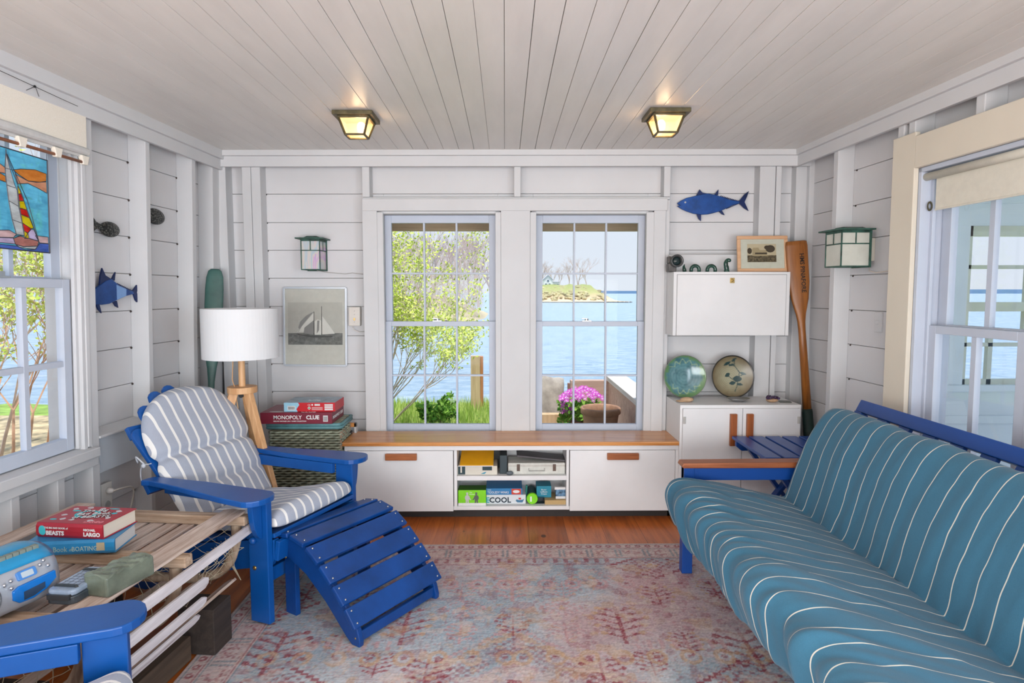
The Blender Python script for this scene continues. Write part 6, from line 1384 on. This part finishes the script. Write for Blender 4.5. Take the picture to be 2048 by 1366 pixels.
for y in (.028, D_-.028): mm.tube([(.006, y, .032), (.014, y, .0405), (W_-.014, y, .0405), (W_-.006, y, .032)], .005, 6, flat=.8)
mm.prism(rrect(.01, W_-.01, -.004, .012, .004), 'xy', .014, .028); mm.build('latch', flat('dark_latch', srgb(52, 58, 62), .3), E)
mm = MB()
for k in range(6): y = .040+k*.015; mm.box(.014, W_-.014, y, y+.0016, .0378, .0386)
for k in range(4): x = .018+k*(W_-.036)/3; mm.box(x, x+.0016, .04, D_-.042, .0378, .0386)
mm.build('grid_ribs', flat('grid_grey', srgb(96, 108, 124), .3), E)
# boombox
a = atZ(20, 1228, ZL); b_ = atZ(143, 1172, ZL); x = (b_-a).normalized(); y = Vector((0, 0, 1)).cross(x); M = Matrix((x, y, Vector((0, 0, 1)))).transposed().to_4x4(); M.translation = b_
E = thing('boombox', 'silver and blue portable CD boombox at the left edge of the trap', 'boombox', M=M)
SIL = paint('silver_plastic', srgb(176, 182, 192), .3, .04, 20, .05, metal=.35); BLT = paint('blue_plastic', srgb(40, 140, 190), .2, .06, 10, 0)
LN, DP, HT = .40, .19, .135
def sec(s_, z0=0, z1=1):
    """body section half-profile: returns (y,z) outline scaled by s_"""
    pts = [(.012, .0), (-.006, .03), (-.004, .07), (.014, .105), (.045, .128), (.095, .138), (.145, .128), (.175, .105), (.19, .06), (.18, .0)]
    return [((yy-.092)*s_+.092, zz*(.55+.45*s_)) for yy, zz in pts]
vs = []; fs = []; NS = 22
for i in range(NS+1):
    u = i/NS; e_ = min(u, 1-u); s_ = min(1, (max(0, e_)/.14+.0))**.45 if e_ < .14 else 1; s_ = .35+.65*s_
    pr = smoothcurve(sec(s_), 3, True); n_ = len(pr)
    for p in pr: vs.append((-LN*(1-u), p.x, max(.0, p.y)))
for i in range(NS):
    for k in range(n_): fs.append((i*n_+k, (i+1)*n_+k, (i+1)*n_+(k+1) % n_, i*n_+(k+1) % n_))
fs += [tuple(range(n_)), tuple(range(NS*n_, (NS+1)*n_))[::-1]]
mm = MB(); mm.add(vs, [f[::-1] for f in fs]); mm.build('body', SIL, E, smooth=True)
mm = MB(); vt = []; ft = []
for i in range(19):
    u = .05+.9*i/18; e_ = min(u, 1-u); s_ = .35+.65*(min(1, e_/.14)**.45 if e_ < .14 else 1)
    pr = [p for p in smoothcurve(sec(s_), 4, False)]; pr = [p for p in pr if p.y > .104*(.55+.45*s_)]
    for k in range(9): p = pr[int(k*(len(pr)-1)/8)]; vt.append((-LN*(1-u), p.x, p.y+.0022))
for i in range(18):
    for k in range(8): ft.append((i*9+k, i*9+k+1, (i+1)*9+k+1, (i+1)*9+k))
mm.__init__(); mm.add(vt, ft); o = mm.build('lid', BLT, E, smooth=True); sm = o.modifiers.new('thick', 'SOLIDIFY'); sm.thickness = .002
mm = MB()
for k in range(6): mm.box(-.155+k*.017, -.140+k*.017, .040, .056, .126, .139)
mm.build('key_row', flat('grey_keys', srgb(120, 130, 122), .5), E, bevel=.001)
FZ = -.0065
def on_front(x, z): return Vector((x, (-.0065 if .02 < z < .075 else .004+(z-.09)*.55), z))
mm = MB(); mm.lathe([(0, .001), (.030, .002), (.036, .007), (.040, .003), (.043, .0)], 36, T(-.225, -.005, .052) @ RX(90)); mm.build('speaker_grille', paint('speaker_mesh', srgb(132, 136, 142), .4, .2, 220, .5, metal=.3), E, smooth=True)
mm = MB(); mm.lathe([(0, .001), (.030, .002), (.036, .007), (.040, .003), (.043, .0)], 36, T(-.345, -.005, .052) @ RX(90)); mm.build('speaker_grille', paint('speaker_mesh2', srgb(132, 136, 142), .4, .2, 220, .5, metal=.3), E, smooth=True)
mm = MB(); mm.prism([(-.160, .058), (-.145, .066), (-.050, .071), (-.048, .05), (-.075, .030), (-.110, .020), (-.145, .022), (-.160, .035)], 'xz', -.0125, -.004); mm.build('cassette_door', flat('bright_blue_plastic', srgb(22, 112, 196), .12), E, bevel=.002)
mm = MB(); mm.prism([(-.135, .026), (-.135, .048), (-.080, .052), (-.080, .036), (-.11, .027)], 'xz', -.0135, -.0126); mm.build('cassette_window', flat('dark_window', srgb(50, 70, 96), .1), E)
Mq = T(-.118, -.001, .088) @ RX(-26); mm = MB(); mm.prism(rrect(-.024, .024, -.011, .013, .006), 'xz', -.004, .006, Mq); mm.build('display_bezel', flat('blue_bezel', srgb(70, 130, 200), .15), E, bevel=.001)
mm = MB(); mm.prism(rrect(-.015, .015, -.007, .008, .002), 'xz', -.0048, -.0041, Mq); mm.build('display', flat('lcd_grey', srgb(176, 190, 200), .1), E)
mm = MB()
for (x, z) in ((-.175, .082), (-.158, .086), (-.163, .070), (-.080, .096), (-.068, .103), (-.062, .088)): mm.ball(on_front(x, z)+Vector((0, -.004, 0)), .0052, 12, 8)
mm.build('button', paint('chrome_button', srgb(200, 204, 212), .1, .05, 10, 0, metal=.9), E, smooth=True)
# ------------------------------------------------------------------ futon sofa
E = thing('futon_sofa', 'blue wooden futon sofa frame with brown wooden armrest', 'sofa', loc=(0, 0, 0))
YF = 2.79
m = MB(); m.prism([(.798, .512), (.806, .528), (1.70, .534), (1.70, .505), (.806, .505)], 'xz', YF-.03, YF+.045); m.build('armrest', ARMW, E, bevel=.004, seg=3)
m = MB(); m.box(.812, 1.66, YF-.012, YF+.022, .445, .5045); m.build('arm_rail', BLUES, E, bevel=.002)
zf = .0085
for x in (.812, 1.61): m = MB(); m.box(x, x+.048, YF-.018, YF+.03, zf if x < 1.15 else .0005, .5045 if x < 1 else .50); m.build('leg', BLUES, E, bevel=.003)
m = MB(); m.box(.861, 1.609, YF-.008, YF+.018, .20, .26); m.build('side_rail', BLUES, E, bevel=.002)
YN = .62
m = MB(); m.prism([(.798, .512), (.806, .528), (1.70, .534), (1.70, .505), (.806, .505)], 'xz', YN-.045, YN+.03); m.build('armrest', ARMW, E, bevel=.004)
for x in (.812, 1.61): m = MB(); m.box(x, x+.048, YN-.03, YN+.018, .0085 if x < 1.15 else .0005, .5045 if x < 1 else .50); m.build('leg', BLUES, E, bevel=.003)
m = MB(); m.box(.84, .87, YN+.0185, YF-.0185, .215, .275); m.build('front_rail', BLUES, E, bevel=.002)
for k in range(12): y = .72+k*.178; m = MB(); m.box(.8705, 1.30, y, y+.055, .232, .25); m.build('seat_slat', BLUES, E)
# reclined back
b0, b1 = Vector((1.36, 0, .30)), Vector((1.612, 0, .813)); bd_ = (b1-b0).normalized(); bn_ = Vector((bd_.z, 0, -bd_.x))
Mb = Matrix((bn_, Vector((0, 1, 0)), bd_)).transposed().to_4x4(); Mb.translation = b0; LB_ = (b1-b0).length
Mb = Mb  # local x behind the back, z up along it
m = MB(); m.box(-.012, .022, .64, 2.765, LB_-.055, LB_, Mb); m.build('top_rail', BLUES, E, bevel=.003)
m = MB(); m.box(-.012, .022, .64, 2.765, 0, .055, Mb); m.build('lower_rail', BLUES, E, bevel=.003)
for y in (.66, 2.715): m = MB(); m.box(-.014, .024, y, y+.05, .0555, LB_-.0555, Mb); m.build('back_post', BLUES, E, bevel=.002)
for k in range(13): y = .80+k*.145; m = MB(); m.box(-.004, .012, y, y+.065, .0555, LB_-.0555, Mb); m.build('back_slat', BLUES, E)
# mattress with its cover
COV = stripes('teal_blue_cover', srgb(60, 110, 136), srgb(206, 205, 194), 1, .0775, .0036, .013, 420, .95, 6.5)
m = MB()
prof = [(.765, .262), (.738, .30), (.716, .36), (.704, .42), (.716, .462), (.755, .484), (.82, .485), (.92, .466), (1.03, .440), (1.13, .414), (1.20, .395), (1.245, .380), (1.256, .386), (1.272, .44), (1.295, .53), (1.325, .62), (1.362, .70), (1.40, .762), (1.44, .792), (1.485, .790), (1.515, .762)]
back_ = [(1.505, .70), (1.46, .60), (1.415, .50), (1.37, .40), (1.335, .315), (1.28, .268), (1.1, .262), (.95, .275), (.87, .285), (.80, .278)]
pr = smoothcurve(prof, 5); nb = smoothcurve([prof[-1]]+back_, 3)[1:]; full = [(p.x, p.y) for p in pr]+[(p.x, p.y) for p in nb]; NP = len(full); NT = len(pr)
ya, yb, NY = .80, 2.735, 300; vs = []; fs = []
cen = Vector((1.2, 0, .45))
for j in range(NY+1):
    y = ya+(yb-ya)*j/NY; e_ = min((yb-y)/.05, (y-ya)/.05, 1); sh = .80+.20*math.sqrt(max(0, 1-(1-max(0, e_))**2))
    for i, (x, z) in enumerate(full):
        # pull the end caps in toward the mid-line of the pad
        if sh < 1:
            mi = full[min(NP-1, NT+int((NT-i)/NT*(NP-NT)))] if i < NT else (x, z)
            if i < NT: x, z = x+(mi[0]-x)*(1-sh)*.6, z+(mi[1]-z)*(1-sh)*.6
        d = 0
        if i < NT:
            q_ = Vector((x, y, z)); u = i/NT
            nz = noise.noise(Vector((x*3, y*3.5, z*3)))*.010
            wr = noise.noise(Vector((y*10+x*4, x*3, z*3)))*.009 + noise.noise(Vector((y*24+x*8, x*5, 3)))*.0055
            if u < .42: wr *= 1+1.9*math.exp(-((u-.10)/.16)**2)
            else: wr *= .55
            crease = math.exp(-((u-.56)/.05)**2); wr += .003*math.sin(y*60+3*math.sin(y*7))*crease
            d = nz+wr
        a = full[(i+1) % NP]; b_ = full[i-1]; tx, tz = a[0]-b_[0], a[1]-b_[1]; L = math.hypot(tx, tz) or 1; nx_, nz_ = -tz/L, tx/L
        yy = y+(.006*noise.noise(Vector((x*9, y*5, z*9))) if i < NT else 0)
        hem = .018*noise.noise(Vector((y*4, 7, 0)))*(1 if i < 4 else 0)
        vs.append((x+nx_*d, yy, z+nz_*d+hem))
for j in range(NY):
    for i in range(NP): i2 = (i+1) % NP; fs.append((j*NP+i, j*NP+i2, (j+1)*NP+i2, (j+1)*NP+i))
fs += [tuple(range(NP))[::-1], tuple(range(NY*NP, (NY+1)*NP))]
m.add(vs, fs); m.f = [f[::-1] for f in m.f]
E = thing('futon_mattress', 'folded futon mattress in a wrinkled teal-blue cover with thin cream stripes', 'mattress', loc=(0, 0, 0))
m.build('cover', COV, E, smooth=True)
# ------------------------------------------------------------------ slatted side table
E = thing('side_table', 'blue slatted folding side table behind the sofa arm', 'table', loc=(1.25, 2.93, 0))
TZ = .508
for k in range(5): m = MB(); x = k*.0925; m.box(x, x+.078, 0, .45, TZ-.016, TZ); m.build('slat', BLUES, E, bevel=.003)
for y in (.05, .38): m = MB(); m.prism([(.0, TZ-.0165), (.44, TZ-.0165), (.44, TZ-.05), (.42, TZ-.065), (.03, TZ-.065), (.0, TZ-.04)], 'xz', y, y+.022); m.build('apron', BLUES, E, bevel=.002)
for y, a, b_ in ((.0725, .05, .40), (.105, .40, .05), (.355, .05, .40), (.325, .40, .05)): m = MB(); m.bar((a, y+.011, TZ-.03), (b_, y+.011, .012), .020, .045, (0, 1, 0)); m.build('leg', BLUES, E, bevel=.002)
for x in (.10, .34): m = MB(); m.bar((x, .128, .10), (x, .322, .10), .02, .03); m.build('stretcher', BLUES, E)
